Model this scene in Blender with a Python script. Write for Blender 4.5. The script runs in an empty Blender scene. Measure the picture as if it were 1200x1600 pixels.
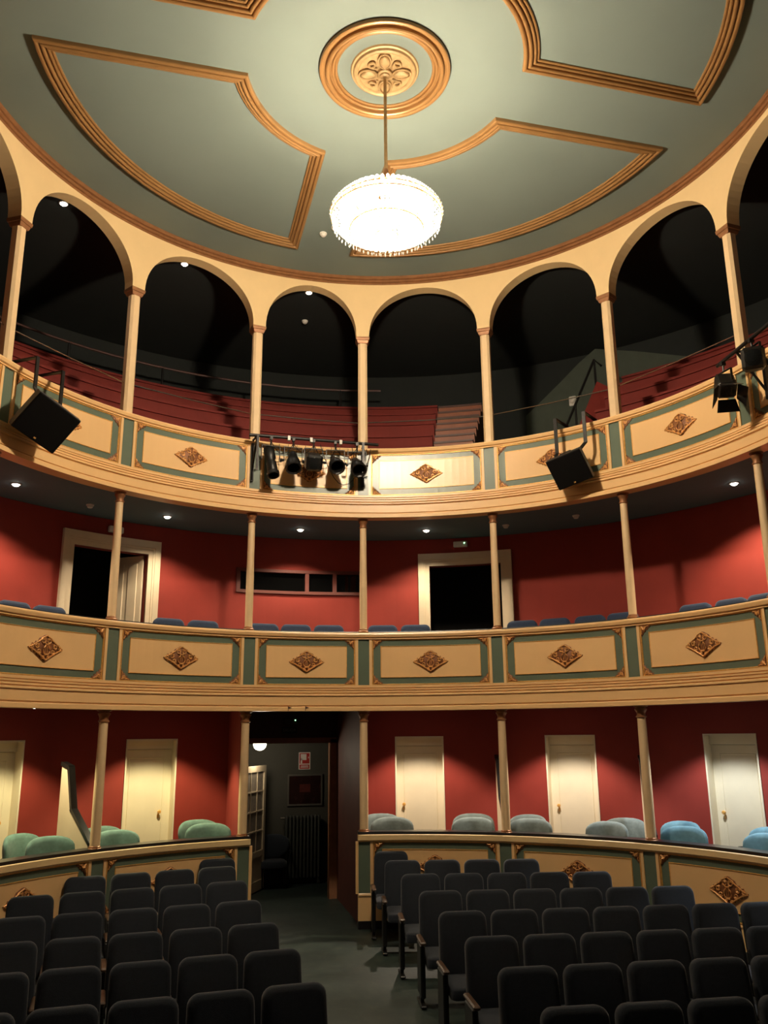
import bpy, bmesh, math, random
from math import sin, cos, pi, radians as rad, sqrt, atan2, degrees
from mathutils import Vector, Matrix

random.seed(7)
scene = bpy.context.scene
COL = scene.collection

# ------------------------------------------------------------------ camera, world, exposure
CAM = Vector((-2.054, -7.851, 2.587))
FWD = Vector((0.2422, 0.9364, 0.2541)).normalized()
RGT = Vector((0.9687, -0.2483, -0.0093)); RGT = (RGT - FWD * RGT.dot(FWD)).normalized()
UPV = RGT.cross(FWD).normalized()
cam_data = bpy.data.cameras.new('camera')
cam_data.sensor_fit = 'HORIZONTAL'; cam_data.sensor_width = 36.0
cam_data.lens = 36.0 * 1330.0 / 1200.0
cam_data.clip_start = 0.05; cam_data.clip_end = 200
cam = bpy.data.objects.new('camera', cam_data); COL.objects.link(cam)
m = Matrix((RGT, UPV, -FWD)).transposed().to_4x4(); m.translation = CAM
cam.matrix_world = m
scene.camera = cam

world = bpy.data.worlds.new('world'); scene.world = world; world.use_nodes = True
bg = world.node_tree.nodes['Background']; bg.inputs[0].default_value = (1.0, 0.80, 0.58, 1); bg.inputs[1].default_value = 0.03
vs = scene.view_settings
vs.view_transform = 'Standard'; vs.look = 'None'; vs.gamma = 1.0; vs.use_curve_mapping = False
vs.exposure = 0.34
scene.cycles.sample_clamp_indirect = 4.0
scene.cycles.max_bounces = 6

CHANDELIER_POWER = 1500.0
WARM = (1.0, 0.82, 0.60)

# ------------------------------------------------------------------ materials
def lin(c):
    return tuple(((v / 255.0) / 12.92 if v / 255.0 <= 0.04045 else ((v / 255.0 + 0.055) / 1.055) ** 2.4) for v in c)

def mat(name, rgb, rough=0.6, metal=0.0, var=0.12, vscale=6.0, bump=0.0, bscale=60.0, sheen=0.0, coat=0.0, rvar=0.0, spec=0.5):
    m = bpy.data.materials.new(name); m.use_nodes = True
    nt = m.node_tree; b = nt.nodes['Principled BSDF']
    c = lin(rgb)
    tc = nt.nodes.new('ShaderNodeTexCoord')
    n = nt.nodes.new('ShaderNodeTexNoise'); n.inputs['Scale'].default_value = vscale; n.inputs['Detail'].default_value = 6; n.inputs['Roughness'].default_value = 0.6
    nt.links.new(tc.outputs['Object'], n.inputs['Vector'])
    r = nt.nodes.new('ShaderNodeValToRGB')
    lo = tuple(v * (1 - var) for v in c) + (1,); hi = tuple(min(1, v * (1 + var)) for v in c) + (1,)
    r.color_ramp.elements[0].position = 0.3; r.color_ramp.elements[1].position = 0.7
    r.color_ramp.elements[0].color = lo; r.color_ramp.elements[1].color = hi
    nt.links.new(n.outputs['Fac'], r.inputs['Fac']); nt.links.new(r.outputs['Color'], b.inputs['Base Color'])
    b.inputs['Roughness'].default_value = rough; b.inputs['Metallic'].default_value = metal
    b.inputs['Specular IOR Level'].default_value = spec
    if sheen: b.inputs['Sheen Weight'].default_value = sheen; b.inputs['Sheen Roughness'].default_value = 0.4
    if coat: b.inputs['Coat Weight'].default_value = coat; b.inputs['Coat Roughness'].default_value = 0.12
    if rvar:
        mr = nt.nodes.new('ShaderNodeMapRange'); mr.inputs['To Min'].default_value = max(0.02, rough - rvar); mr.inputs['To Max'].default_value = rough + rvar
        nt.links.new(n.outputs['Fac'], mr.inputs['Value']); nt.links.new(mr.outputs['Result'], b.inputs['Roughness'])
    if bump:
        n2 = nt.nodes.new('ShaderNodeTexNoise'); n2.inputs['Scale'].default_value = bscale; n2.inputs['Detail'].default_value = 3
        nt.links.new(tc.outputs['Object'], n2.inputs['Vector'])
        bp = nt.nodes.new('ShaderNodeBump'); bp.inputs['Strength'].default_value = bump; bp.inputs['Distance'].default_value = 0.01
        nt.links.new(n2.outputs['Fac'], bp.inputs['Height']); nt.links.new(bp.outputs['Normal'], b.inputs['Normal'])
    return m

def emis(name, rgb, strength):
    m = bpy.data.materials.new(name); m.use_nodes = True
    nt = m.node_tree; nt.nodes.remove(nt.nodes['Principled BSDF'])
    e = nt.nodes.new('ShaderNodeEmission'); e.inputs[0].default_value = (*rgb, 1); e.inputs[1].default_value = strength
    nt.links.new(e.outputs[0], nt.nodes['Material Output'].inputs[0])
    return m

M = {}
M['cream'] = mat('cream_paint', (228, 198, 146), 0.5, var=0.03, vscale=3)
M['cream_gloss'] = mat('cream_gloss_paint', (232, 190, 134), 0.28, var=0.025, vscale=2.5, bump=0.02, bscale=5)
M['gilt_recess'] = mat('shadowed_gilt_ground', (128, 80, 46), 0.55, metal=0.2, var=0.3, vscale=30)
M['column'] = mat('pale_cream_column_paint', (224, 194, 150), 0.5, var=0.06, vscale=3)
M['green'] = mat('sage_green_gloss_paint', (94, 108, 92), 0.30, var=0.06, vscale=4, bump=0.02, bscale=5)
M['gilt'] = mat('gilt', (232, 178, 98), 0.38, metal=0.4, var=0.2, vscale=30)
M['gilt_dark'] = mat('aged_gilt', (226, 164, 98), 0.40, metal=0.25, var=0.35, vscale=40)
M['gilt_light'] = mat('pale_gilt_plaster', (186, 156, 110), 0.5, metal=0.15, var=0.12, vscale=20)
M['bronze'] = mat('bronze_paint', (146, 100, 64), 0.40, metal=0.3, var=0.15, vscale=10)
M['wood_gold'] = mat('golden_brown_moulding', (150, 112, 68), 0.30, metal=0.25, var=0.10, vscale=5)
M['red'] = mat('red_wall_paint', (141, 45, 33), 0.8, var=0.08, vscale=2.0)
M['red_tier'] = mat('red_stepped_tier_paint', (112, 34, 26), 0.7, var=0.10, vscale=3, spec=0.3)
M['tier_wood'] = mat('worn_brown_stair', (136, 76, 46), 0.45, var=0.15, vscale=5)
M['ceiling'] = mat('sage_ceiling_paint', (110, 122, 115), 0.85, var=0.03, vscale=1.2)
M['soffit'] = mat('dark_teal_ceiling_paint', (84, 106, 112), 0.8, var=0.05, vscale=2)
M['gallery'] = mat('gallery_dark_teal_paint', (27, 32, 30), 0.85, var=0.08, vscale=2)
M['white_door'] = mat('ivory_door_paint', (226, 214, 186), 0.5, var=0.04, vscale=3)
M['frame_cream'] = mat('door_frame_cream_paint', (214, 196, 166), 0.5, var=0.05, vscale=3)
M['black_edge'] = mat('black_lacquer_ledge', (22, 20, 20), 0.3, var=0.1)
M['black_metal'] = mat('black_metal', (24, 23, 22), 0.42, metal=0.3, var=0.15)
M['black_grille'] = mat('black_speaker_grille', (9, 8, 8), 0.85, var=0.2, vscale=200, spec=0.12)
M['dark_plastic'] = mat('charcoal_speaker_cabinet', (52, 47, 42), 0.55, var=0.1)
M['steel'] = mat('bright_steel', (190, 186, 178), 0.22, metal=1.0, var=0.05)
M['grey_metal'] = mat('grey_metal', (120, 116, 108), 0.4, metal=0.6, var=0.1)
M['pane_frosted'] = mat('curtained_glass', (150, 138, 124), 0.25, var=0.3, vscale=5)
M['passage'] = mat('brown_red_passage_panel', (104, 58, 50), 0.6, var=0.15, vscale=3)
M['navy'] = mat('charcoal_navy_seat_fabric', (23, 30, 40), 0.9, var=0.16, vscale=40, bump=0.2, bscale=220, sheen=0.2)
M['blue'] = mat('slate_blue_seat_fabric', (38, 54, 80), 0.9, var=0.14, vscale=40, bump=0.25, bscale=220, sheen=0.2)
M['velvet'] = mat('grey_teal_velvet', (110, 124, 124), 0.85, var=0.2, vscale=14, bump=0.15, bscale=160, sheen=0.25)
M['velvet_green'] = mat('sea_green_velvet', (100, 134, 122), 0.85, var=0.2, vscale=14, bump=0.15, bscale=160, sheen=0.25)
M['velvet_blue'] = mat('sky_blue_velvet', (96, 138, 156), 0.85, var=0.2, vscale=14, bump=0.15, bscale=160, sheen=0.25)
M['seat_wood'] = mat('dark_brown_armrest_wood', (74, 54, 38), 0.32, var=0.2, vscale=12)
M['radiator'] = mat('dark_radiator_paint', (60, 62, 58), 0.5, var=0.1)
M['corridor'] = mat('corridor_grey_green_paint', (70, 68, 60), 0.8, var=0.06)
M['dark_wood'] = mat('dark_stained_wood', (74, 42, 34), 0.45, var=0.2, vscale=6)
M['brown_frame'] = mat('reddish_brown_window_frame', (96, 42, 32), 0.5, var=0.1)
M['plastic_white'] = mat('white_plastic', (216, 212, 202), 0.45, var=0.03)
M['sign_red'] = mat('sign_red', (170, 40, 34), 0.5, var=0.04)
M['paper'] = mat('sign_white', (228, 216, 206), 0.6, var=0.03)
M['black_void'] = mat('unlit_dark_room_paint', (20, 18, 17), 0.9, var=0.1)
M['led_green'] = emis('green_led', (0.35, 1.0, 0.45), 6.0)
M['led_white'] = emis('white_led', (1.0, 0.95, 0.85), 4.0)
M['lamp_face'] = emis('downlight_face', (1.0, 0.94, 0.80), 14.0)
M['globe'] = emis('globe_lamp_glass', (1.0, 0.88, 0.66), 9.0)
M['bulb'] = emis('chandelier_bulb', (1.0, 0.88, 0.68), 60.0)

def glass_mat(name, tint, rough=0.05, alpha=0.25):
    m = bpy.data.materials.new(name); m.use_nodes = True
    nt = m.node_tree; b = nt.nodes['Principled BSDF']
    b.inputs['Base Color'].default_value = (*lin(tint), 1); b.inputs['Roughness'].default_value = rough
    b.inputs['Alpha'].default_value = alpha
    return m
M['glass'] = glass_mat('window_glass', (40, 42, 42), 0.04, 0.35)
M['dark_glass'] = glass_mat('dark_window_glass', (8, 8, 8), 0.05, 0.9)

def crystal_mat():
    m = bpy.data.materials.new('cut_crystal'); m.use_nodes = True
    nt = m.node_tree; out = nt.nodes['Material Output']; nt.nodes.remove(nt.nodes['Principled BSDF'])
    t = nt.nodes.new('ShaderNodeBsdfTranslucent'); t.inputs[0].default_value = (0.95, 0.93, 0.88, 1)
    g = nt.nodes.new('ShaderNodeBsdfGlossy'); g.inputs[0].default_value = (0.95, 0.95, 0.95, 1); g.inputs[1].default_value = 0.1
    tr = nt.nodes.new('ShaderNodeBsdfTransparent')
    a = nt.nodes.new('ShaderNodeMixShader'); a.inputs[0].default_value = 0.2
    b = nt.nodes.new('ShaderNodeMixShader'); b.inputs[0].default_value = 0.45
    nt.links.new(t.outputs[0], a.inputs[1]); nt.links.new(g.outputs[0], a.inputs[2])
    nt.links.new(tr.outputs[0], b.inputs[1]); nt.links.new(a.outputs[0], b.inputs[2])
    nt.links.new(b.outputs[0], out.inputs[0])
    return m
M['crystal'] = crystal_mat()

def floor_mat():
    m = mat('worn_dark_green_floor', (26, 40, 36), 0.5, var=0.3, vscale=1.6, bump=0.05, bscale=80, rvar=0.12)
    nt = m.node_tree; b = nt.nodes['Principled BSDF']
    src = b.inputs['Base Color'].links[0].from_socket
    n = nt.nodes.new('ShaderNodeTexNoise'); n.inputs['Scale'].default_value = 7; n.inputs['Detail'].default_value = 10; n.inputs['Roughness'].default_value = 0.75
    nt.links.new(nt.nodes['Texture Coordinate'].outputs['Object'], n.inputs['Vector'])
    r = nt.nodes.new('ShaderNodeValToRGB'); r.color_ramp.elements[0].position = 0.45; r.color_ramp.elements[1].position = 0.75
    nt.links.new(n.outputs['Fac'], r.inputs['Fac'])
    mx = nt.nodes.new('ShaderNodeMixRGB'); mx.inputs[2].default_value = (*lin((62, 68, 60)), 1)
    ml = nt.nodes.new('ShaderNodeMath'); ml.operation = 'MULTIPLY'; ml.inputs[1].default_value = 0.55
    nt.links.new(r.outputs['Color'], ml.inputs[0]); nt.links.new(ml.outputs[0], mx.inputs[0])
    nt.links.new(src, mx.inputs[1]); nt.links.new(mx.outputs[0], b.inputs['Base Color'])
    return m
M['floor'] = floor_mat()

# ------------------------------------------------------------------ mesh helpers
def P(th, r, z):
    a = rad(th); return Vector((r * sin(a), r * cos(a), z))

class MB:
    def __init__(s): s.v = []; s.f = []
    def add(s, vs, fs):
        o = len(s.v); s.v += [tuple(x) for x in vs]; s.f += [tuple(i + o for i in f) for f in fs]; return s
    def box(s, c, sz, rot=None):
        c = Vector(c); hx, hy, hz = (d / 2 for d in sz)
        vs = [Vector((x, y, z)) for z in (-hz, hz) for y in (-hy, hy) for x in (-hx, hx)]
        if rot is not None: vs = [rot @ v for v in vs]
        return s.add([c + v for v in vs], [(0, 2, 3, 1), (4, 5, 7, 6), (0, 1, 5, 4), (2, 6, 7, 3), (0, 4, 6, 2), (1, 3, 7, 5)])
    def bbox(s, c, sz, bev, rot=None):
        # box with chamfered vertical-ish edges on every edge: three stacked inset rings
        c = Vector(c); hx, hy, hz = (d / 2 for d in sz); b = min(bev, hx * .9, hy * .9, hz * .9)
        def ring(z, i): return [Vector((x, y, z)) for x, y in ((-hx + i, -hy + b * .0 + (b if i == 0 else i)), (-hx + (b if i == 0 else i), -hy + i), (hx - (b if i == 0 else i), -hy + i), (hx - i, -hy + (b if i == 0 else i)), (hx - i, hy - (b if i == 0 else i)), (hx - (b if i == 0 else i), hy - i), (-hx + (b if i == 0 else i), hy - i), (-hx + i, hy - (b if i == 0 else i)))]
        rs = [ring(-hz, b), ring(-hz + b, 0), ring(hz - b, 0), ring(hz, b)]
        vs = [v for r in rs for v in r]
        if rot is not None: vs = [rot @ v for v in vs]
        fs = []
        for k in range(3):
            for i in range(8): j = (i + 1) % 8; fs.append((k * 8 + i, k * 8 + j, k * 8 + 8 + j, k * 8 + 8 + i))
        fs.append(tuple(reversed(range(8)))); fs.append(tuple(range(24, 32)))
        return s.add([c + v for v in vs], fs)
    def tube(s, pts, rr, n=8, closed=False, caps=True):
        pts = [Vector(p) for p in pts]; N = len(pts); rings = []
        for i, p in enumerate(pts):
            a = pts[i - 1] if (i > 0 or closed) else p; b = pts[(i + 1) % N] if (i < N - 1 or closed) else p
            d = (b - a)
            if d.length < 1e-9: d = Vector((0, 0, 1))
            d.normalize()
            u = d.cross(Vector((0, 0, 1)))
            if u.length < 0.05: u = d.cross(Vector((0, 1, 0)))
            u.normalize(); w = d.cross(u)
            r = rr[i] if isinstance(rr, (list, tuple)) else rr
            rings.append([p + (u * cos(2 * pi * k / n) + w * sin(2 * pi * k / n)) * r for k in range(n)])
        vs = [v for r in rings for v in r]; fs = []
        for i in range(N if closed else N - 1):
            j = (i + 1) % N
            for k in range(n):
                l = (k + 1) % n; fs.append((i * n + k, i * n + l, j * n + l, j * n + k))
        if not closed and caps: fs.append(tuple(reversed(range(n)))); fs.append(tuple(range((N - 1) * n, N * n)))
        return s.add(vs, fs)
    def lathe(s, prof, n=16, c=(0, 0, 0), capb=True, capt=True):
        c = Vector(c); vs = []; fs = []
        for r, z in prof:
            for k in range(n): a = 2 * pi * k / n; vs.append(c + Vector((r * cos(a), r * sin(a), z)))
        for i in range(len(prof) - 1):
            for k in range(n):
                l = (k + 1) % n; fs.append((i * n + k, i * n + l, (i + 1) * n + l, (i + 1) * n + k))
        if capb: fs.append(tuple(reversed(range(n))))
        if capt: fs.append(tuple(range((len(prof) - 1) * n, len(prof) * n)))
        return s.add(vs, fs)
    def prism(s, poly, a, b):
        # poly: list of 3D points (planar), extruded by vector from a to b offsets
        n = len(poly); vs = [Vector(p) + Vector(a) for p in poly] + [Vector(p) + Vector(b) for p in poly]
        fs = [tuple(reversed(range(n))), tuple(range(n, 2 * n))]
        for i in range(n): j = (i + 1) % n; fs.append((i, j, n + j, n + i))
        return s.add(vs, fs)
    def loft(s, loops, cap=True):
        n = len(loops[0]); vs = [v for l in loops for v in l]; fs = []
        for i in range(len(loops) - 1):
            for k in range(n):
                l = (k + 1) % n; fs.append((i * n + k, i * n + l, (i + 1) * n + l, (i + 1) * n + k))
        if cap: fs.append(tuple(reversed(range(n)))); fs.append(tuple(range((len(loops) - 1) * n, len(loops) * n)))
        return s.add(vs, fs)
    def mesh(s, name, mt, smooth=False, angle=40, mt2=None, n2=0):
        me = bpy.data.meshes.new(name); me.from_pydata(s.v, [], s.f); me.update()
        bm = bmesh.new(); bm.from_mesh(me); bmesh.ops.recalc_face_normals(bm, faces=bm.faces[:])
        if smooth:
            for f in bm.faces: f.smooth = True
            for e in bm.edges:
                if len(e.link_faces) == 2 and e.calc_face_angle(0) > rad(angle): e.smooth = False
        bm.to_mesh(me); bm.free()
        me.materials.append(M[mt] if isinstance(mt, str) else mt)
        if mt2:
            me.materials.append(M[mt2])
            for i, p in enumerate(me.polygons): p.material_index = 1 if i < n2 else 0
        return me
    def build(s, name, mt, parent=None, smooth=False, angle=40):
        return link(name, s.mesh(name, mt, smooth, angle), parent)

def link(name, data, parent=None, matrix=None):
    o = bpy.data.objects.new(name, data); COL.objects.link(o)
    if parent is not None: o.parent = parent
    if matrix is not None: o.matrix_basis = matrix
    return o

def tag(o, label=None, cat=None, group=None, kind=None):
    if label: o['label'] = label
    if cat: o['category'] = cat
    if group: o['group'] = group
    if kind: o['kind'] = kind
    return o

def thing(name, label, cat, matrix=None, group=None, kind=None):
    o = bpy.data.objects.new(name, None); COL.objects.link(o); o.empty_display_size = 0.1
    if matrix is not None: o.matrix_basis = matrix
    return tag(o, label, cat, group, kind)

def struct(name, mb, mt, label=None, parent=None, smooth=False):
    o = mb.build(name, mt, parent, smooth)
    if parent is None: o['kind'] = 'structure'
    if label: o['label'] = label
    return o

def copy_tree(o, parent=None):
    c = o.copy(); COL.objects.link(c)
    if parent is not None: c.parent = parent
    for ch in list(o.children): copy_tree(ch, c)
    return c

def frame_at(th, r, z):
    """local +Y points outward (away from the hall centre), +X to the right as seen from the stage, +Z up"""
    a = rad(th)
    m = Matrix(((cos(a), sin(a), 0), (-sin(a), cos(a), 0), (0, 0, 1))).to_4x4()
    m.translation = P(th, r, z); return m

def ths(a, b, step=2.0):
    n = max(1, int(math.ceil(abs(b - a) / step))); return [a + (b - a) * i / n for i in range(n + 1)]

def sweep_ring(prof, a, b, step=2.0, caps=True):
    """prof: closed list of (r, z) swept about the hall axis from angle a to b"""
    mb = MB(); mb.loft([[P(t, r, z) for r, z in prof] for t in ths(a, b, step)], cap=caps); return mb

def ring_block(r0, r1, z0, z1, a, b, step=2.0):
    return sweep_ring([(r0, z0), (r1, z0), (r1, z1), (r0, z1)], a, b, step)

def ring_wall(r, t, z0, z1, a, b, holes=(), step=2.0):
    """curved wall, inner face at r, thickness t, rectangular holes (th0, th1, zb, zt)"""
    br = set(ths(a, b, step)); zs = {z0, z1}
    for h in holes: br |= {h[0], h[1]}; zs |= {max(z0, h[2]), min(z1, h[3])}
    br = sorted(x for x in br if a - 1e-6 <= x <= b + 1e-6); zs = sorted(zs)
    cl = [br[0]]
    for x in br[1:]:
        if x - cl[-1] > 1e-4: cl.append(x)
    br = cl
    mb = MB(); ni, nj = len(br), len(zs)
    solid = [[True] * (nj - 1) for _ in range(ni - 1)]
    for i in range(ni - 1):
        for j in range(nj - 1):
            tc, zc = (br[i] + br[i + 1]) / 2, (zs[j] + zs[j + 1]) / 2
            for h in holes:
                if h[0] < tc < h[1] and h[2] < zc < h[3]: solid[i][j] = False
    vid = {}
    def V(i, j, k):
        if (i, j, k) not in vid: vid[(i, j, k)] = len(mb.v); mb.v.append(tuple(P(br[i], r + t * k, zs[j])))
        return vid[(i, j, k)]
    def S(i, j): return 0 <= i < ni - 1 and 0 <= j < nj - 1 and solid[i][j]
    for i in range(ni - 1):
        for j in range(nj - 1):
            if not solid[i][j]: continue
            mb.f.append((V(i, j, 0), V(i + 1, j, 0), V(i + 1, j + 1, 0), V(i, j + 1, 0)))
            mb.f.append((V(i, j, 1), V(i, j + 1, 1), V(i + 1, j + 1, 1), V(i + 1, j, 1)))
            if not S(i - 1, j): mb.f.append((V(i, j, 0), V(i, j + 1, 0), V(i, j + 1, 1), V(i, j, 1)))
            if not S(i + 1, j): mb.f.append((V(i + 1, j, 0), V(i + 1, j, 1), V(i + 1, j + 1, 1), V(i + 1, j + 1, 0)))
            if not S(i, j - 1): mb.f.append((V(i, j, 0), V(i, j, 1), V(i + 1, j, 1), V(i + 1, j, 0)))
            if not S(i, j + 1): mb.f.append((V(i, j + 1, 0), V(i + 1, j + 1, 0), V(i + 1, j + 1, 1), V(i, j + 1, 1)))
    return mb

def sweep_path(path, prof, closed=True):
    """mitred sweep in the XY plane; prof: list of (inward offset, z) as an open section, path counter-clockwise"""
    N = len(path); mb = MB(); loops = []
    for i in range(N):
        p = Vector(path[i]); a = Vector(path[(i - 1) % N]); b = Vector(path[(i + 1) % N])
        d1 = (p - a).normalized(); d2 = (b - p).normalized()
        n1 = Vector((-d1.y, d1.x)); n2 = Vector((-d2.y, d2.x))
        q = (n1 + n2); q = q / max(0.2, q.length_squared / 2)
        loops.append([(p.x + q.x * o, p.y + q.y * o, z) for o, z in prof])
    k = len(prof)
    vs = [v for l in loops for v in l]; fs = []
    for i in range(N):
        j = (i + 1) % N
        for s in range(k - 1): fs.append((i * k + s, j * k + s, j * k + s + 1, i * k + s + 1))
    return mb.add(vs, fs)

def rrect(w, h, rc, n=5, wt=None):
    """rounded rectangle outline centred at origin; wt: top width for a tapered shape; rc may be (bottom, top)"""
    rb, rt = rc if isinstance(rc, (tuple, list)) else (rc, rc)
    wt = w if wt is None else wt; pts = []
    for cx, cy, r, a0 in ((wt / 2 - rt, h / 2 - rt, rt, 0), (-wt / 2 + rt, h / 2 - rt, rt, 90), (-w / 2 + rb, -h / 2 + rb, rb, 180), (w / 2 - rb, -h / 2 + rb, rb, 270)):
        for k in range(n + 1):
            a = rad(a0 + 90 * k / n); pts.append((cx + r * cos(a), cy + r * sin(a)))
    return pts

def cushion(mb, outline, t, puff=0.03, M4=None, edge=0.012):
    """puffy slab in local XZ with thickness along Y (front = -Y)"""
    def ring(y, k):
        out = []
        for x, z in outline:
            l = sqrt(x * x + z * z) or 1; f = max(0.0, 1 - k / l)
            out.append(Vector((x * f, y, z * f)))
        return out
    loops = [ring(t / 2, edge * 2), ring(t / 2 - edge, 0), ring(-t / 2 + puff * .7, 0), ring(-t / 2 + puff * .25, puff * .5), ring(-t / 2, puff * 1.6)]
    if M4 is not None: loops = [[M4 @ v for v in l] for l in loops]
    mb.loft(loops); return mb

ORD = ['zeroth', 'first', 'second', 'third', 'fourth', 'fifth', 'sixth', 'seventh', 'eighth', 'ninth', 'tenth', 'eleventh', 'twelfth']

# ------------------------------------------------------------------ dimensions
RC = 4.80                      # column circle
RF = 4.72                      # parapet face
RW = 6.30                      # back wall of boxes and lower balcony
COLS = [-108.0, -83.7, -58.9, -34.9, -10.4, 10.3, 34.5, 58.7, 83.9, 108.0]
TH0, TH1 = COLS[0], COLS[-1]
Z_BOX, Z_B1, Z_B2 = 0.55, 3.25, 6.17     # walking levels
Z_S1, Z_S2 = 2.94, 5.86                  # soffits
Z_CEIL = 10.0
def floor_z(y): return -0.142 + 0.032 * min(y, 4.7)

# ------------------------------------------------------------------ floor and ceilings
mb = MB()
mb.add([(-9, -9, floor_z(-9)), (9, -9, floor_z(-9)), (9, 4.7, floor_z(4.7)), (-9, 4.7, floor_z(4.7)), (9, 10, floor_z(4.7)), (-9, 10, floor_z(4.7))],
       [(0, 1, 2, 3), (3, 2, 4, 5)])
mb.add([(-9, -9, -0.7), (9, -9, -0.7), (9, 10, -0.7), (-9, 10, -0.7)], [(3, 2, 1, 0)])
struct('floor', mb, 'floor', 'worn dark green floor of the stalls and aisle')

struct('floor_boxes', ring_block(4.82, RW + .1, Z_BOX - .5, Z_BOX, 10.6, TH1), 'dark_wood', 'raised floor of the right-hand boxes')
struct('floor_boxes', ring_block(4.82, RW + .1, Z_BOX - .5, Z_BOX, TH0, -10.6), 'dark_wood', 'raised floor of the left-hand boxes')
def slab(name, z0, z1, r1, label):
    o = struct(name, ring_block(4.84, r1, z0, z1, TH0, TH1), 'soffit', label); return o
Z_SB = 3.0
slab('floor_balcony', Z_SB, Z_B1, RW + .15, 'lower balcony floor slab with dark painted underside')
slab('floor_gallery', Z_S2 + 0.004, Z_B2, 8.6, 'upper gallery floor slab with dark teal painted underside')

CE = Vector((0.055, 0.07))      # centre of the ceiling design
mb = MB(); n = 96
mb.lathe([(0.0001, Z_CEIL), (1.0, Z_CEIL), (2.5, Z_CEIL), (4.86, Z_CEIL), (4.86, Z_CEIL + .12), (0.0001, Z_CEIL + .12)], n, capb=False, capt=False)
ceiling = struct('ceiling', mb, 'ceiling', 'round sage green ceiling over the hall')
# cornice ring
pr = [(4.74, 9.875), (4.702, 9.878), (4.686, 9.892), (4.686, 9.908), (4.70, 9.912), (4.668, 9.918), (4.654, 9.93), (4.654, 9.945), (4.67, 9.95), (4.636, 9.956), (4.62, 9.97), (4.618, 10.004), (4.74, 10.004)]
o = struct('trim_1', sweep_ring(pr, TH0, TH1, 1.5), 'bronze', 'reeded brown cornice ring where ceiling meets the arcade', smooth=False)

# four quadrant frames on the ceiling
def reeds(spec, z_top):
    """spec: (x0, x1, base depth, reed height) half-round reeds side by side"""
    out = [(spec[0][0], z_top)]
    for x0, x1, d, h in spec:
        for k in range(6):
            a = pi * k / 5; out.append((x0 + (x1 - x0) * (1 - cos(a)) / 2, z_top - d - h * sin(a)))
    out.append((spec[-1][1], z_top)); return out
PROF = reeds([(0, .05, .04, .02), (.05, .062, .03, .0), (.062, .105, .038, .022), (.105, .115, .02, .0), (.115, .15, .024, .018), (.15, .185, .008, .014)], 10.0)
def quad_path(q):
    """one quadrant between the two crossing bands"""
    h, ri, ro = 0.41, 1.58, 3.88
    a0, a1 = math.asin(h / ro), pi / 2 - math.asin(h / ro)
    b0, b1 = math.asin(h / ri), pi / 2 - math.asin(h / ri)
    out = [(ro * cos(a0 + (a1 - a0) * k / 28), ro * sin(a0 + (a1 - a0) * k / 28)) for k in range(29)]
    out += [(ri * cos(b1 + (b0 - b1) * k / 14), ri * sin(b1 + (b0 - b1) * k / 14)) for k in range(15)]
    c, s = cos(q * pi / 2), sin(q * pi / 2)
    return [(CE.x + x * c - y * s, CE.y + x * s + y * c) for x, y in out]
QL = {0: 'gilded ceiling moulding frame behind the chandelier, towards the rear right', 1: 'gilded ceiling moulding frame at rear left of the chandelier', 2: 'gilded ceiling moulding frame at upper left picture edge', 3: 'gilded ceiling moulding frame at upper right picture edge'}
for q in range(4):
    o = sweep_path(quad_path(q), PROF).build('ceiling_moulding', 'wood_gold', None); tag(o, QL[q], 'ceiling moulding', 'four ceiling moulding frames', 'thing')

def circle(r, n=64, c=CE, a0=0): return [(c.x + r * cos(2 * pi * k / n + a0), c.y + r * sin(2 * pi * k / n + a0)) for k in range(n)]
ringprof = reeds([(0, .055, .032, .02), (.055, .07, .03, .0), (.07, .125, .045, .03), (.125, .14, .02, 0), (.14, .175, .025, .016), (.175, .21, .008, .012)], 10.0)
o = sweep_path(circle(0.755, 80), ringprof).build('ceiling_ring', 'wood_gold', None, True, 35); tag(o, 'large gilded moulded ring around the ceiling rose', 'ceiling moulding', kind='thing')
rose = thing('ceiling_rose', 'round gilded plaster rose with leaf ornament above the chandelier', 'ceiling rose', Matrix.Translation((CE.x, CE.y, Z_CEIL)))
MB().lathe([(0.0005, -0.035), (0.30, -0.035), (0.31, -0.05), (0.335, -0.06), (0.355, -0.05), (0.365, -0.025), (0.385, -0.02), (0.395, 0.002)], 64, capb=False, capt=False).build('rose_plate', 'gilt_light', rose, True)
leafm = MB()
pts = [(0.0, .09), (.028, .115), (.046, .16), (.048, .20), (.03, .245), (0, .275), (-.03, .245), (-.048, .20), (-.046, .16), (-.028, .115)]
leafm.loft([[Vector((x * k, y0 + (y - y0) * (0.6 + 0.4 * k), zz)) for x, y in pts] for k, zz, y0 in ((1.0, -.034, .18), (0.95, -.055, .18), (0.6, -.068, .18), (0.2, -.07, .18))])
leafd = leafm.mesh('leaf', 'gilt_light', True)
curl = MB(); curl.tube([(.0 + .032 * cos(t), .2 + .032 * sin(t), -.05) for t in [2 * pi * k / 14 for k in range(14)]], .012, 6, closed=True); curl.tube([(0, .12, -.045), (.02, .15, -.052), (.03, .19, -.05)], .009, 6)
curld = curl.mesh('scroll', 'gilt_light', True)
rim = MB(); rim.tube([(.03 * 1.9 * cos(t), .19 + .10 * sin(t), -.05) for t in [2 * pi * k / 20 for k in range(20)]], .009, 6, closed=True)
rimd = rim.mesh('leaf_border', 'gilt_light', True)
for k in range(8):
    rz = Matrix.Rotation(2 * pi * k / 8 + rad(165), 4, 'Z') @ Matrix.Diagonal((1.25, 1.03, 1.15, 1))
    if k % 2 == 0: link('leaf', leafd, rose, rz); link('leaf_border', rimd, rose, rz)
    else: link('scroll', curld, rose, rz)
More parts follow.
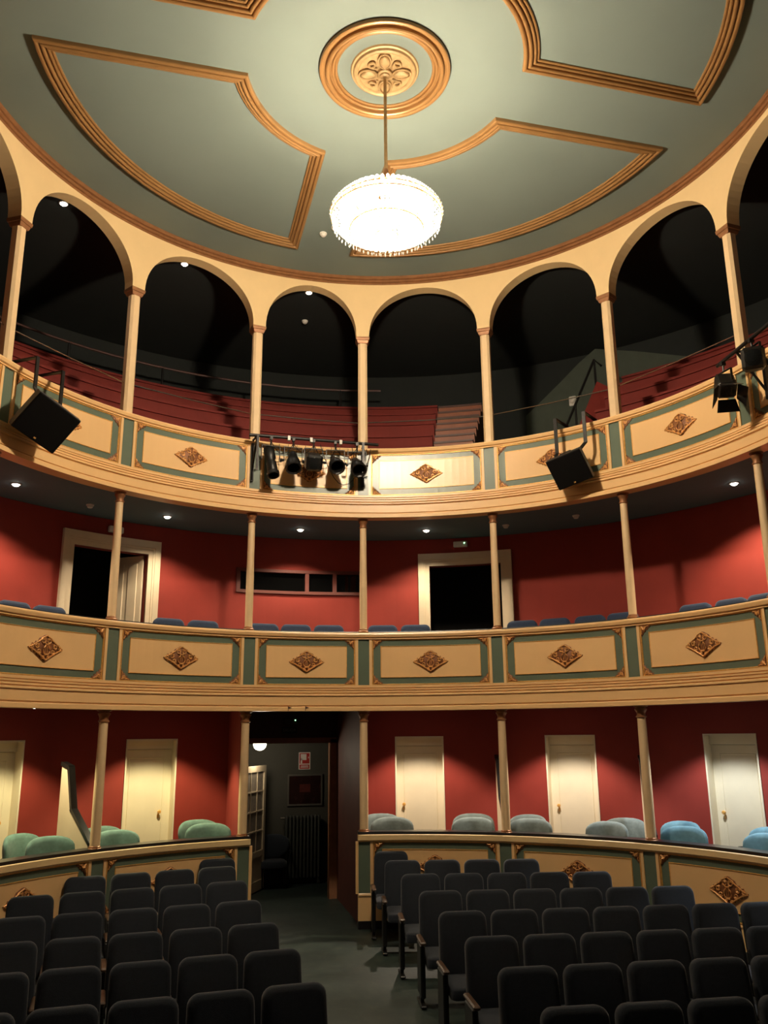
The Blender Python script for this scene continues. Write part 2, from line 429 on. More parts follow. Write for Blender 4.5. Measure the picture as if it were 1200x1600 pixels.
MB().lathe([(0.0005, -.13), (0.02, -.125), (.03, -.10), (.055, -.09), (.06, -.075), (.085, -.07), (.09, -.05), (.085, -.03)], 24, capb=False, capt=False).build('boss', 'gilt_light', rose, True)

# ------------------------------------------------------------------ chandelier
CZ = 8.09
ch = thing('chandelier', 'large glowing crystal basket chandelier hanging from the ceiling rose', 'chandelier', Matrix.Translation((CE.x, CE.y, CZ)))
MB().tube([(0, 0, 0.52), (0, 0, Z_CEIL - .12 - CZ)], 0.019, 10).build('rod', 'gilt_light', ch, True)
MB().lathe([(0.085, .40), (0.082, .43), (0.05, .50), (0.022, .58), (0.019, .60)], 8).build('rod_canopy', 'bronze', ch)
gm = MB()
for r, z in ((0.14, .27), (0.40, .20), (0.612, .03), (0.605, -.02), (0.40, -.17), (0.12, -.235)):
    gm.tube([(r * cos(2 * pi * k / 48), r * sin(2 * pi * k / 48), z) for k in range(48)], .008, 6, closed=True)
for k in range(8):
    a = 2 * pi * k / 8; gm.tube([(0.03 * cos(a), .03 * sin(a), .42), (.14 * cos(a), .14 * sin(a), .27), (.4 * cos(a), .4 * sin(a), .20), (.612 * cos(a), .612 * sin(a), .03)], .006, 5)
gm.build('ring_frame', 'gilt', ch, True)
prof = []
def bez(a, b, c, t): return tuple((1 - t) ** 2 * x + 2 * t * (1 - t) * y + t * t * z for x, y, z in zip(a, b, c))
for k in range(15): prof.append(bez((.12, .265), (.48, .26), (.615, .03), k / 14))
for k in range(1, 16): prof.append(bez((.615, .01), (.54, -.20), (.05, -.235), k / 15))
sm = MB()
for i, (r, z) in enumerate(prof):
    L = 0.022 if i % 2 else 0.017; w = 0.0145
    j = min(i + 1, len(prof) - 1); dx, dz = (prof[j][0] - prof[max(0, i - 1)][0], prof[j][1] - prof[max(0, i - 1)][1]); l = sqrt(dx * dx + dz * dz); dx /= l; dz /= l
    sm.add([(r + dx * L, 0, z + dz * L), (r - dx * L, 0, z - dz * L), (r - dz * w, 0, z + dx * w), (r + dz * w, 0, z - dx * w), (r, w, z), (r, -w, z)],
           [(0, 2, 4), (0, 4, 3), (0, 3, 5), (0, 5, 2), (1, 4, 2), (1, 3, 4), (1, 5, 3), (1, 2, 5)])
    if i % 4 == 1 and 3 < i < 28:   # pendant drops
        sm.add([(r + .012, 0, z - .02), (r + .022, 0, z - .05), (r + .012, .01, z - .045), (r + .002, 0, z - .05), (r + .012, -.01, z - .045), (r + .012, 0, z - .075)],
               [(0, 1, 2), (0, 2, 3), (0, 3, 4), (0, 4, 1), (5, 2, 1), (5, 3, 2), (5, 4, 3), (5, 1, 4)])
allb = MB()
for cnt, scl, zs in ((56, 1.0, 1.0), (60, .84, .86)):
    for k in range(cnt):
        c, sn = cos(2 * pi * (k + (scl < 1) * .5) / cnt), sin(2 * pi * (k + (scl < 1) * .5) / cnt)
        allb.add([((x * c - y * sn) * scl, (x * sn + y * c) * scl, z * zs) for x, y, z in sm.v], sm.f)
allb.build('crystal_beads', 'crystal', ch)['kind'] = 'stuff'
bd = MB().lathe([(.001, -.06), (.016, -.05), (.024, -.02), (.022, .01), (.012, .04), (.009, .06)], 10).mesh('bulb', 'bulb', True)
for k in range(24):
    a = 2 * pi * k / 24; rr = (.46, .30, .38)[k % 3]
    link('bulb', bd, ch, Matrix.Translation((rr * cos(a), rr * sin(a), (.0, -.08, .07)[k % 3])))
def chandelier_light():
    l = bpy.data.lights.new('chandelier_light', 'POINT'); l.energy = CHANDELIER_POWER; l.color = WARM; l.shadow_soft_size = 0.16
    l.use_nodes = True; nt = l.node_tree; e = nt.nodes['Emission']
    tc = nt.nodes.new('ShaderNodeTexCoord'); sx = nt.nodes.new('ShaderNodeSeparateXYZ'); nt.links.new(tc.outputs['Normal'], sx.inputs[0])
    mr = nt.nodes.new('ShaderNodeMapRange'); mr.interpolation_type = 'SMOOTHSTEP'
    mr.inputs['From Min'].default_value = 0.25; mr.inputs['From Max'].default_value = 0.95; mr.inputs['To Min'].default_value = 1.0; mr.inputs['To Max'].default_value = 0.82
    nt.links.new(sx.outputs['Z'], mr.inputs['Value']); nt.links.new(mr.outputs['Result'], e.inputs['Strength'])
    o = bpy.data.objects.new('chandelier_light', l); COL.objects.link(o); o.parent = ch; o.location = (0, 0, -0.02)
chandelier_light()

# ------------------------------------------------------------------ walls
DOORS0 = [(-66.8, -59.8), (-44.6, -37.3), (-23.5, -16.3), (15.6, 22.8), (37.7, 44.9), (59.9, 67.0), (82, 89)]
holes0 = [(a, b, 0, 2.57) for a, b in DOORS0]
struct('wall_boxes_left', ring_wall(RW, .18, Z_BOX, Z_SB, TH0, -8.6, holes0), 'red', 'curved red back wall of the left-hand boxes')
struct('wall_boxes_right', ring_wall(RW, .18, Z_BOX, Z_SB, 8.6, TH1, holes0), 'red', 'curved red back wall of the right-hand boxes')
DOORS1 = [(-33.0, -22.1), (21.3, 32.4), (-88, -78), (78, 88)]
holes1 = [(a, b, 0, 5.39) for a, b in DOORS1] + [(-8.2, 10.6, 4.94, 5.27)]
struct('wall_balcony', ring_wall(RW, .15, Z_B1, Z_S2, TH0, TH1, holes1), 'red', 'curved red back wall of the lower balcony')
# dark rooms behind the balcony doors and the projection window
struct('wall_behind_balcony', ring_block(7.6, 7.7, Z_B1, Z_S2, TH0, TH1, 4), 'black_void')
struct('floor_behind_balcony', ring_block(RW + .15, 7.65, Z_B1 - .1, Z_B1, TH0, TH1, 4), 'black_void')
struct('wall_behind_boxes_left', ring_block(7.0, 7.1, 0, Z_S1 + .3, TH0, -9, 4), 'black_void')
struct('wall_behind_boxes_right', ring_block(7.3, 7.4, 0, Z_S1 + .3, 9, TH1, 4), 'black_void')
# arcade
def arcade():
    mb = MB(); r0, r1, zs, zt, rise = 4.70, 4.90, 8.93, 9.995, 0.87
    for bay in range(len(COLS) - 1):
        a, b = COLS[bay], COLS[bay + 1]; c = (a + b) / 2; hw = (b - a) / 2 - 1.25
        pts = [a] + [c - hw * cos(pi * k / 32) for k in range(33)] + [b]
        for i in range(len(pts) - 1):
            t0, t1 = pts[i], pts[i + 1]
            def za(t):
                x = (t - c) / hw
                return zs if abs(x) > 1 else zs + rise * sqrt(max(0, 1 - x * x)) ** 0.95
            z0, z1 = za(t0), za(t1)
            mb.add([P(t0, r0, z0), P(t1, r0, z1), P(t1, r0, zt), P(t0, r0, zt), P(t0, r1, z0), P(t1, r1, z1), P(t1, r1, zt), P(t0, r1, zt)],
                   [(0, 1, 2, 3), (4, 7, 6, 5), (0, 4, 5, 1), (3, 2, 6, 7)])
    bm_me = mb
    return bm_me
o = struct('wall_arcade', arcade(), 'cream', 'cream arcade wall of round arches below the ceiling')
# gallery shell
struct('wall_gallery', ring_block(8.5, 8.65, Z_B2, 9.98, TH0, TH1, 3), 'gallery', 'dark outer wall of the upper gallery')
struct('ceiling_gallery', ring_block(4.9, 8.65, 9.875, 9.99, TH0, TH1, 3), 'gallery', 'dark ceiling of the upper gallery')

# ------------------------------------------------------------------ balcony fronts
def polyrel(pts, d0, d1, mb):
    """relief plate from a 2D outline in local XZ, front towards -Y"""
    mb.loft([[Vector((x, 0, z)) for x, z in pts], [Vector((x, -d0, z)) for x, z in pts], [Vector((x * .93, -d1, z * .93)) for x, z in pts]])

def cartouche_mesh():
    mb = MB(); W, H = .265, .16
    out = []
    half = [(-W, -.005), (-.215, .022), (-.20, .05), (-.165, .045), (-.15, .075), (-.115, .072), (-.095, .115), (-.055, .135), (-.03, .152), (0, H)]
    lower = [(.0, -H + .005), (-.03, -.148), (-.045, -.122), (-.075, -.118), (-.085, -.092), (-.12, -.086), (-.13, -.06), (-.165, -.055), (-.18, -.035), (-.215, -.03)]
    pts = half + [(-x, z) for x, z in reversed(half[:-1])] + [(-x, z) for x, z in reversed(lower[1:])] + lower
    polyrel(pts[:], .008, .014, mb); nplate = len(mb.f)
    def scroll(cx, cz, r, sgn, turns=1.4, y=-.02, a0=0, th=.008):
        n = 16; mb.tube([(cx + sgn * r * (1 - .6 * k / n) * cos(a0 + turns * 2 * pi * k / n), y, cz + r * (1 - .6 * k / n) * sin(a0 + turns * 2 * pi * k / n)) for k in range(n + 1)], th, 5)
    for s in (-1, 1):
        scroll(s * .045, .085, .04, s, a0=.5); scroll(s * .135, .02, .032, s, a0=2.0); scroll(s * .205, .005, .022, s, a0=1.0)
        scroll(s * .10, -.045, .028, s, a0=3.5); scroll(s * .035, -.115, .02, s, a0=0)
        mb.tube([(s * .25, -.015, -.002), (s * .2, -.022, .02), (s * .14, -.024, .058), (s * .09, -.024, .09), (s * .06, -.026, .12), (0, -.024, .148)], .008, 5)
        mb.tube([(s * .25, -.015, -.008), (s * .18, -.022, -.034), (s * .12, -.026, -.068), (s * .06, -.026, -.105), (0, -.024, -.145)], .010, 5)
        # lyre arms
        mb.tube([(0, -.03, -.075), (s * .035, -.032, -.068), (s * .05, -.034, -.035), (s * .042, -.034, .0), (s * .022, -.034, .025), (s * .02, -.034, .05), (s * .038, -.032, .062)], .007, 5)
        mb.tube([(s * .012, -.032, -.06), (s * .012, -.032, .04)], .003, 4)
    mb.tube([(-.03, -.034, .045), (.03, -.034, .045)], .006, 5); mb.tube([(-.03, -.03, -.085), (.03, -.03, -.085)], .008, 5)
    for k in range(5):
        x = -.2 + .045 * k; 
        for s in (-1, 1): mb.tube([(s * x, -.006, -.042 - .022 * k + .004), (s * x, -.018, -.046 - .022 * k)], .009, 5)
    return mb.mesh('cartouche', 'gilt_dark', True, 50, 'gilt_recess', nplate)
CART = cartouche_mesh()
def corner_mesh():
    mb = MB(); s = .14
    pts = [(0, 0), (s, 0), (s * .90, -.028), (s * .74, -.026), (s * .68, -.058), (s * .50, -.056), (s * .42, -.086), (s * .24, -.090), (s * .20, -.112), (.012, -s * .92), (0, -s)]
    mb.loft([[Vector((x, 0, z)) for x, z in pts], [Vector((x, -.010, z)) for x, z in pts], [Vector((.03 + (x - .03) * .9, -.014, -.03 + (z + .03) * .9)) for x, z in pts]]); npl = len(mb.f)
    mb.tube([(.01, -.016, -.01), (.05, -.024, -.05)], .010, 5); mb.tube([(.075, -.018, -.012), (.06, -.022, -.04), (.045, -.02, -.06)], .007, 5)
    mb.tube([(.035 + .018 * cos(t), -.02, -.035 + .018 * sin(t)) for t in [2 * pi * k / 10 for k in range(10)]], .006, 5, closed=True)
    mb.tube([(.06, -.018, -.012), (.085, -.022, -.016), (.11, -.018, -.006)], .007, 5); mb.tube([(.012, -.018, -.06), (.016, -.022, -.085), (.006, -.018, -.11)], .007, 5)
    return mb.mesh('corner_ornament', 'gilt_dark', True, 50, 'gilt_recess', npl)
CORN = corner_mesh()
def mirrored(me, sx, sz):
    b = bmesh.new(); b.from_mesh(me)
    for v in b.verts: v.co.x *= sx; v.co.z *= sz
    if sx * sz < 0: bmesh.ops.reverse_faces(b, faces=b.faces[:])
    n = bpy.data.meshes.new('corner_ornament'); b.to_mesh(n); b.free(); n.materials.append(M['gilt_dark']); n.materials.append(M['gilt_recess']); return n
CORNS = {(1, 1): CORN, (-1, 1): mirrored(CORN, -1, 1), (1, -1): mirrored(CORN, 1, -1), (-1, -1): mirrored(CORN, -1, -1)}

def bead(th0, th1, z0, z1, r, w, proud=.012):
    """rectangular gilt bead frame following the curve"""
    mb = MB(); aw = degrees(w / r)
    for za, zb in ((z0, z0 + w), (z1 - w, z1)):
        mb.loft([[P(t, rr, z) for rr, z in ((r, za), (r - proud, za + w * .3), (r - proud, zb - w * .3), (r, zb))] for t in ths(th0, th1, 2)])
    for ta, tb in ((th0, th0 + aw), (th1 - aw, th1)):
        mb.loft([[P(ta, r, z), P(ta + (tb - ta) * .3, r - proud, z), P(tb - (tb - ta) * .3, r - proud, z), P(tb, r, z)] for z in (z0, z1)])
    return mb

def balcony_front(name, label, cat, zr, bays, low=False, zoff=0.0, group=None):
    """zr: top of rail. bays: list of (a, b) column angles"""
    t = thing(name, label, cat, group=group)
    a, b = bays[0][0], bays[-1][1]
    pe = degrees(.088 / RF)
    a2, b2 = a - pe, b + pe
    rp = [(4.69, zr - .095), (4.695, zr - .08), (4.672, zr - .072), (4.672, zr - .006), (4.68, zr), (4.91, zr), (4.91, zr - .095)] if low else [(4.69, zr - .095), (4.70, zr - .075), (4.672, zr - .065), (4.66, zr - .03), (4.665, zr - .012), (4.69, zr), (4.91, zr), (4.91, zr - .095)]
    sweep_ring(rp, a2, b2, 1.5).build('cap_rail', 'cream' if low else 'cream_gloss', t)
    if True:
        lt = .036 if low else .026
        sweep_ring([(4.70 if low else 4.76, zr), (4.93, zr), (4.93, zr + lt), (4.71 if low else 4.77, zr + lt)], a2, b2, 1.5).build('ledge_edge', 'black_edge', t)
    zt, zb = zr - .09, zr - .775
    sweep_ring([(RF + .01, zb - .02), (4.86, zb - .02), (4.86, zt + .01), (RF + .01, zt + .01)], a2, b2, 1.5).build('backing_board', 'cream_gloss', t)
    if not low:
        z = zb
        pr = [(4.86, z + .005), (4.708, z + .005), (4.708, z - .030), (4.725, z - .034), (4.725, z - .042), (4.694, z - .046), (4.694, z - .064), (4.715, z - .068), (4.715, z - .076), (4.684, z - .080), (4.684, z - .104), (4.705, z - .108), (4.705, z - .117), (4.668, z - .122), (4.660, z - .132), (4.660, z - .148), (4.690, z - .154), (4.690, z - .162), (4.674, z - .168), (4.674, z - .282), (4.692, z - .288), (4.692, z - .297), (4.660, z - .304), (4.652, z - .315), (4.652, z - .365), (4.86, z - .365)]
        sweep_ring(pr, a2, b2, 1.5).build('moulded_fascia', 'cream_gloss', t)
    else:
        sweep_ring([(RF, zb + .005), (RF - .012, zb - .01), (RF - .012, zb - .03), (RF, zb - .04), (RF, .11), (4.86, .11), (4.86, zb + .005)], a2, b2, 1.5).build('plain_base', 'cream_gloss', t)
        sweep_ring([(RF - .012, -.05), (RF - .012, .11), (4.86, .11), (4.86, -.05)], a2, b2, 1.5).build('plinth', 'black_edge', t)
    for k, (a, b) in enumerate(bays + [(bays[-1][1], None)]):
        # post at angle a
        w = degrees(.083 / RF); w2 = degrees(.123 / RF)
        p = sweep_ring([(RF, zb), (RF + .03, zb), (RF + .03, zt), (RF, zt)], a - w, a + w, 1).build('post_panel', 'green', t)
        for s in (-1, 1):
            u0, u1 = sorted((a + s * w, a + s * w2))
            sweep_ring([(RF - .016, zb), (RF + .02, zb), (RF + .02, zt), (RF - .016, zt)], u0, u1, 1).build('post_strip', 'cream_gloss', p)
        if b is None: break
        wb = degrees(.126 / RF); A, B = a + wb, b - wb
        f = sweep_ring([(RF + .004, zb), (RF + .03, zb), (RF + .03, zt), (RF + .004, zt)], A, B, 1.5).build('bay_panel', 'green', t)
        bead(A, B, zb + .002, zt - .002, RF + .004, .022, .016).build('outer_bead', 'gilt', f)
        g = degrees(.125 / RF); A2, B2 = A + g, B - g; z0, z1 = zb + .115, zt - .11
        sweep_ring([(RF - .003, z0), (RF + .02, z0), (RF + .02, z1), (RF - .003, z1)], A2, B2, 1.5).build('raised_field', 'cream_gloss', f)
        bead(A2, B2, z0 - .004, z1 + .004, RF + .002, .012, .012).build('inner_bead', 'gilt', f)
        link('cartouche', CART, f, frame_at((a + b) / 2, RF - .004, (z0 + z1) / 2))
        for sx in (1, -1):
            for sz in (1, -1):
                th = (A + degrees(.02 / RF)) if sx == 1 else (B - degrees(.02 / RF))
                link('corner_ornament', CORNS[(sx, sz)], f, frame_at(th, RF + .003, (zt - .02) if sz == 1 else (zb + .02)))
    return t
ALLB = list(zip(COLS[:-1], COLS[1:]))
balcony_front('balcony_front', 'curved cream and green front of the lower balcony with gilt lyre ornaments', 'balcony front', 4.08, ALLB, group='balcony fronts')
balcony_front('balcony_front', 'curved cream and green front of the upper gallery carrying lamps and loudspeakers', 'balcony front', 6.995, ALLB, group='balcony fronts')
balcony_front('box_front', 'curved cream and green front of the boxes left of the aisle door', 'balcony front', 1.235, ALLB[:4], low=True, group='box fronts')
balcony_front('box_front', 'curved cream and green front of the boxes right of the aisle door', 'balcony front', 1.235, ALLB[5:], low=True, group='box fronts')

# ------------------------------------------------------------------ columns
def column_round(z0, z1, r):
    """parts as meshes, local origin at base"""
    h = z1 - z0
    base = MB().lathe([(r * 1.45, 0), (r * 1.5, .012), (r * 1.35, .022), (r * 1.2, .026), (r * 1.15, .045), (r * 1.0, .052)], 20).mesh('base', 'bronze', True)
    shaft = MB().lathe([(r * 1.0, .05), (r * 1.02, h * .3), (r * .9, h - .15)], 20).mesh('shaft', 'column', True)
    cap = MB().lathe([(r * .92, h - .155), (r * 1.12, h - .15), (r * 1.12, h - .135), (r * .95, h - .13), (r * .9, h - .10), (r * 1.1, h - .07), (r * 1.3, h - .055), (r * 1.3, h - .04), (r * 1.05, h - .035), (r * 1.0, h - .025), (r * 1.5, h - .012), (r * 1.5, h)], 20).mesh('capital', 'bronze', True)
    return [('base', base), ('shaft', shaft), ('capital', cap)]
def column_square(z0, z1, w):
    h = z1 - z0; c = w * .22
    def oc(w, c): return [(-w / 2 + c, -w / 2), (w / 2 - c, -w / 2), (w / 2, -w / 2 + c), (w / 2, w / 2 - c), (w / 2 - c, w / 2), (-w / 2 + c, w / 2), (-w / 2, w / 2 - c), (-w / 2, -w / 2 + c)]
    shaft = MB().loft([[Vector((x, y, z)) for x, y in oc(ww, c)] for z, ww in ((0, w), (h - .10, w * .97))]).mesh('shaft', 'column')
    mb = MB()
    for z, ww in ():
        pass
    mb.loft([[Vector((x, y, z)) for x, y in oc(ww, .004)] for z, ww in ((h - .105, w * 1.02), (h - .09, w * 1.12), (h - .075, w * 1.2), (h - .055, w * 1.26), (h - .05, w * 1.4), (h - .02, w * 1.48), (h, w * 1.5))])
    cap = mb.mesh('capital', 'bronze')
    return [('shaft', shaft), ('capital', cap)]
def place_columns(parts, z, angles, labelf, group):
    for k, th in enumerate(angles):
        o = thing('column', labelf(k, th), 'column', frame_at(th, RC, z), group)
        for n, d in parts: link(n, d, o)
wordpos = ['far left edge', 'first', 'second', 'third', 'fourth', 'fifth', 'sixth', 'seventh', 'eighth']
INCOLS = COLS[1:-1]
place_columns(column_square(7.0, 8.935, .15), 6.995, INCOLS, lambda k, th: ('square cream arcade column at the edge outside the view on the left', 'square cream arcade column at far left edge above the hanging loudspeaker', 'square cream arcade column, second from left, right of left loudspeaker', 'square cream arcade column at left end of the central lamp bar', 'square cream arcade column at right end of the central lamp bar', 'square cream arcade column left of the right-hand loudspeaker', 'square cream arcade column right of the right-hand loudspeaker', 'square cream arcade column at far right behind the lamp bar')[k], 'arcade columns')
place_columns(column_round(4.09, Z_S2, .056), 4.094, INCOLS, lambda k, th: ('round cream balcony column outside the view on the left', 'round cream balcony column just outside the left picture edge', 'round cream balcony column in front of the half-open left door', 'round cream balcony column at left end of the projection window', 'round cream balcony column at right end of the projection window', 'round cream balcony column in front of the dark right doorway', 'round cream balcony column right of the dark right doorway', 'round cream balcony column at far right picture edge')[k], 'lower balcony columns')
place_columns(column_round(1.25, Z_S1, .062), 1.249, INCOLS, lambda k, th: ('round cream box column outside the view on the left', 'round cream box column just outside the left picture edge', 'round cream box column beside the black-edged partition on the left', 'round cream box column left of the aisle doorway', 'round cream box column right of the aisle doorway', 'round cream box column between the first two right-hand box doors', 'round cream box column between the last two right-hand box doors', 'round cream box column outside the view on the right')[k], 'box columns')

# ------------------------------------------------------------------ doors
def arc_rect(r0, r1, th0, th1, z0, z1): return ring_block(r0, r1, z0, z1, th0, th1, 2)
DN = 0
for i, (a, b) in enumerate(DOORS0):
    DN += 1
    d = thing('door_%d' % DN, None, None, kind='structure')
    w = degrees(.022 / RW)
    # cream lining of the deep reveal + casing edge
    mbk = MB()
    for pa, pb in ((a, a + w), (b - w, b)):
        q = arc_rect(RW - .012, RW + .22, pa, pb, Z_BOX, 2.57); mbk.add(q.v, q.f)
    q = arc_rect(RW - .012, RW + .22, a + w, b - w, 2.548, 2.57); mbk.add(q.v, q.f)
    mbk.build('door_casing', 'white_door', d)
    arc_rect(RW + .13, RW + .21, a + w, b - w, 2.42, 2.548).build('door_head', 'white_door', d)
    leaf = arc_rect(RW + .17, RW + .21, a + w, b - w, Z_BOX, 2.415).build('door_leaf', 'white_door', d)
    # flush beads of the leaf
    g = degrees(.12 / RW)
    for zz0, zz1 in ((Z_BOX + .12, 2.30),):
        bead(a + w + g * .9, b - w - g * .9, zz0, zz1, RW + .17, .016, .008).build('panel_bead', 'white_door', leaf)
    kth = (b - 1.7) if (a + b) / 2 < 0 else (a + 1.2)
    mk = MB().lathe([(.012, 0), (.012, .03), (.026, .04), (.028, .055), (.018, .068), (.001, .07)], 12).mesh('door_knob', 'gilt', True)
    link('door_knob', mk, leaf, frame_at(kth, RW + .168, 1.51) @ Matrix.Rotation(rad(90), 4, 'X'))
    ek = MB().box((0, 0, 0), (.03, .004, .06)).mesh('keyhole_plate', 'gilt'); link('keyhole_plate', ek, leaf, frame_at(kth, RW + .168, 1.45))
for i, (a, b) in enumerate(DOORS1):
    DN += 1
    d = thing('door_%d' % DN, None, None, kind='structure')
    W = degrees(.19 / RW)
    mbk = MB()
    def casing(w0, w1, proud, top0, top1):
        for s, e in ((a, -1), (b, 1)):
            u0, u1 = sorted((s + e * degrees(w0 / RW), s + e * degrees(w1 / RW)))
            q = arc_rect(RW - proud, RW + .02, u0, u1, Z_B1, 5.39 + top1); mbk.add(q.v, q.f)
        q = arc_rect(RW - proud, RW + .02, a - degrees(w0 / RW), b + degrees(w0 / RW), 5.39 + top0, 5.39 + top1); mbk.add(q.v, q.f)
    casing(0.0, .07, .025, 0.0, .07); casing(.07, .10, .04, .07, .10); casing(.10, .19, .055, .10, .21)
    mbk.build('door_casing', 'frame_cream', d)
    if i == 0:
        # half-open panelled leaf hinged on the right jamb, swung inward
        hp = P(b - .3, RW + .1, Z_B1 + .01)
        ang = rad(62)
        lm = Matrix.Translation(hp) @ Matrix.Rotation(-rad((a + b) / 2), 4, 'Z') @ Matrix.Rotation(-ang, 4, 'Z')
        leaf = link('door_leaf', MB().box((-.29, 0, 1.06), (.58, .04, 2.12)).mesh('door_leaf', 'frame_cream'), d, lm)
        for zz0, zz1 in ((.15, .85), (1.0, 2.0)):
            for x in (-.42, -.17):
                link('leaf_panel', MB().bbox((x, -.022, (zz0 + zz1) / 2), (.17, .02, zz1 - zz0), .008).mesh('leaf_panel', 'frame_cream'), leaf)
# projection window
wn = thing('window_1', 'long low projection window with reddish brown frame in balcony wall', None, kind='structure')
mbk = MB()
for za, zb in ((4.90, 4.95), (5.26, 5.31)):
    q = arc_rect(RW - .035, RW + .1, -8.7, 11.0, za, zb); mbk.add(q.v, q.f)
for ta, tb in ((-8.7, -8.1), (10.4, 11.0), (1.9, 2.5), (6.2, 6.8)):
    q = arc_rect(RW - .03, RW + .1, ta, tb, 4.95, 5.26); mbk.add(q.v, q.f)
mbk.build('window_frame', 'brown_frame', wn)
for ta, tb in ((-8.1, 1.9), (2.5, 6.2), (6.8, 10.4)):
    arc_rect(RW + .05, RW + .056, ta, tb, 4.95, 5.26).build('pane', 'dark_glass', wn)

# ------------------------------------------------------------------ central doorway and corridor
def wallbox(name, x0, y0, x1, y1, t, z0, z1, mt, label=None):
    d = Vector((x1 - x0, y1 - y0)).normalized(); n = Vector((-d.y, d.x)) * t
    return struct(name, MB().prism([(x0, y0, 0), (x1, y1, 0), (x1 + n.x, y1 + n.y, 0), (x0 + n.x, y0 + n.y, 0)], (0, 0, z0), (0, 0, z1)), mt, label)
wallbox('wall_passage_right', .83, 4.87, .93, 7.05, -.09, 0, Z_SB, 'passage', 'brown red side wall of the aisle passage on the right')
wallbox('wall_passage_left', -.83, 4.87, -.93, 7.05, .09, 0, Z_SB, 'red', 'red side wall of the aisle passage on the left')
wallbox('wall_lintel', -1.0, 7.06, 1.0, 7.06, .12, 2.52, Z_SB, 'dark_wood', 'dark lintel wall over the aisle doorway')
wallbox('wall_passage_end_right', .93, 7.06, 2.6, 7.06, .1, 0, Z_S1 + .3, 'corridor')
wallbox('wall_passage_end_left', -2.6, 7.06, -.93, 7.06, .1, 0, Z_S1 + .3, 'corridor')
struct('ceiling_passage', MB().box((0, 5.98, Z_SB + .03), (1.9, 2.2, .05)), 'soffit')
wallbox('wall_corridor_back', -2.6, 8.75, 2.6, 8.75, .1, 0, 3.2, 'corridor', 'grey green back wall of the corridor beyond the aisle doorway')
wallbox('wall_corridor_right', 2.6, 7.06, 2.6, 8.75, .1, 0, 3.2, 'corridor')
wallbox('wall_corridor_left', -2.7, 7.06, -2.7, 8.75, .1, 0, 3.2, 'corridor')
struct('ceiling_corridor', MB().box((0, 7.95, 2.60), (5.2, 1.7, .05)), 'corridor')
dd = thing('door_%d' % (DN + 1), None, None, kind='structure')
mbk = MB()
for s in (-1, 1):
    mbk.box((s * .86, 7.02, 1.27), (.13, .06, 2.54)); mbk.box((s * .815, 7.07, 1.27), (.04, .14, 2.54))
mbk.box((0, 7.02, 2.52), (1.85, .06, .09))
mbk.build('door_casing', mat('oak_brown_casing', (150, 104, 72), .5, var=.15, vscale=8), dd)
# glazed french leaf opened into the corridor
hx, hy = -.66, 7.22; ex, ey = -.15, 8.28
ang = atan2(ey - hy, ex - hx); L = sqrt((ex - hx) ** 2 + (ey - hy) ** 2)
lm = Matrix.Translation((hx, hy, .03)) @ Matrix.Rotation(ang, 4, 'Z')
lf = MB()
for x0, x1, z0, z1 in ((0, .09, 0, 2.06), (L - .10, L, 0, 2.06), (.09, L - .1, 0, .16), (.09, L - .1, .55, .64), (.09, L - .1, 1.96, 2.06)):
    lf.box(((x0 + x1) / 2, 0, (z0 + z1) / 2), (x1 - x0, .045, z1 - z0))
leaf = link('door_leaf', lf.mesh('door_leaf', 'frame_cream'), dd, lm)
pw = (L - .19)
link('leaf_panel', MB().bbox((.09 + pw / 2, 0, .355), (pw, .02, .39), .006).mesh('leaf_panel', 'frame_cream'), leaf)
mb = MB()
for k in (1, 2): mb.box((.09 + pw * k / 3, 0, 1.3), (.022, .03, 1.32))
for k in (1, 2, 3): mb.box((.09 + pw / 2, 0, .64 + 1.32 * k / 4), (pw, .03, .022))
link('glazing_bar', mb.mesh('glazing_bar', 'frame_cream'), leaf)
pd = MB().box((0, 0, 0), (pw / 3 - .022, .005, .33 - .022)).mesh('pane', 'pane_frosted')
for i in range(3):
    for j in range(4): link('pane', pd, leaf, Matrix.Translation((.09 + pw * (i + .5) / 3, 0, .64 + .33 * (j + .5))))
# radiator
rd = thing('radiator', 'dark column radiator against the corridor wall under the framed poster', 'radiator', Matrix.Translation((.60, 8.6, .02)))
sec = MB()
for yy in (-.05, .05): sec.bbox((0, yy, .62), (.048, .07, 1.06), .018)
sec.bbox((0, 0, 1.12), (.05, .16, .09), .02); sec.bbox((0, 0, .13), (.05, .16, .09), .02)
secd = sec.mesh('radiator_section', 'radiator')
for k in range(10): link('radiator_section', secd, rd, Matrix.Translation((-.30 + .066 * k, 0, 0)))
fm = MB()
for x in (-.3, .29): fm.box((x, 0, .05), (.05, .12, .1))
fm.build('foot', 'radiator', rd)
MB().tube([(-.33, 0, 1.12), (-.41, 0, 1.12)], .02, 8).build('valve', 'grey_metal', rd)
# framed poster and fire sign
po = thing('framed_poster', 'dark framed poster hanging above the corridor radiator', 'poster', Matrix.Translation((.655, 8.745, 1.62)))
fr = MB()
for c, s in (((0, 0, .265), (.66, .03, .03)), ((0, 0, -.265), (.66, .03, .03)), ((-.315, 0, 0), (.03, .03, .5)), ((.315, 0, 0), (.03, .03, .5))): fr.box((c[0], -.015, c[2]), s)
fr.build('picture_frame', 'grey_metal', po)
def poster_mat():
    m = mat('poster_print', (40, 20, 18), .25, var=.6, vscale=5); return m
MB().box((0, -.008, 0), (.6, .012, .5)).build('print_sheet', poster_mat(), po)
MB().bbox((.0, -.016, .03), (.2, .004, .14), .001).build('print_block', mat('poster_red', (84, 34, 28), .4, var=.3, vscale=20), po)
fs = thing('fire_sign', 'small red and white fire extinguisher style sign on corridor wall', 'sign', Matrix.Translation((.64, 8.745, 2.14)))
MB().box((0, -.006, 0), (.22, .01, .31)).build('sign_board', 'paper', fs)
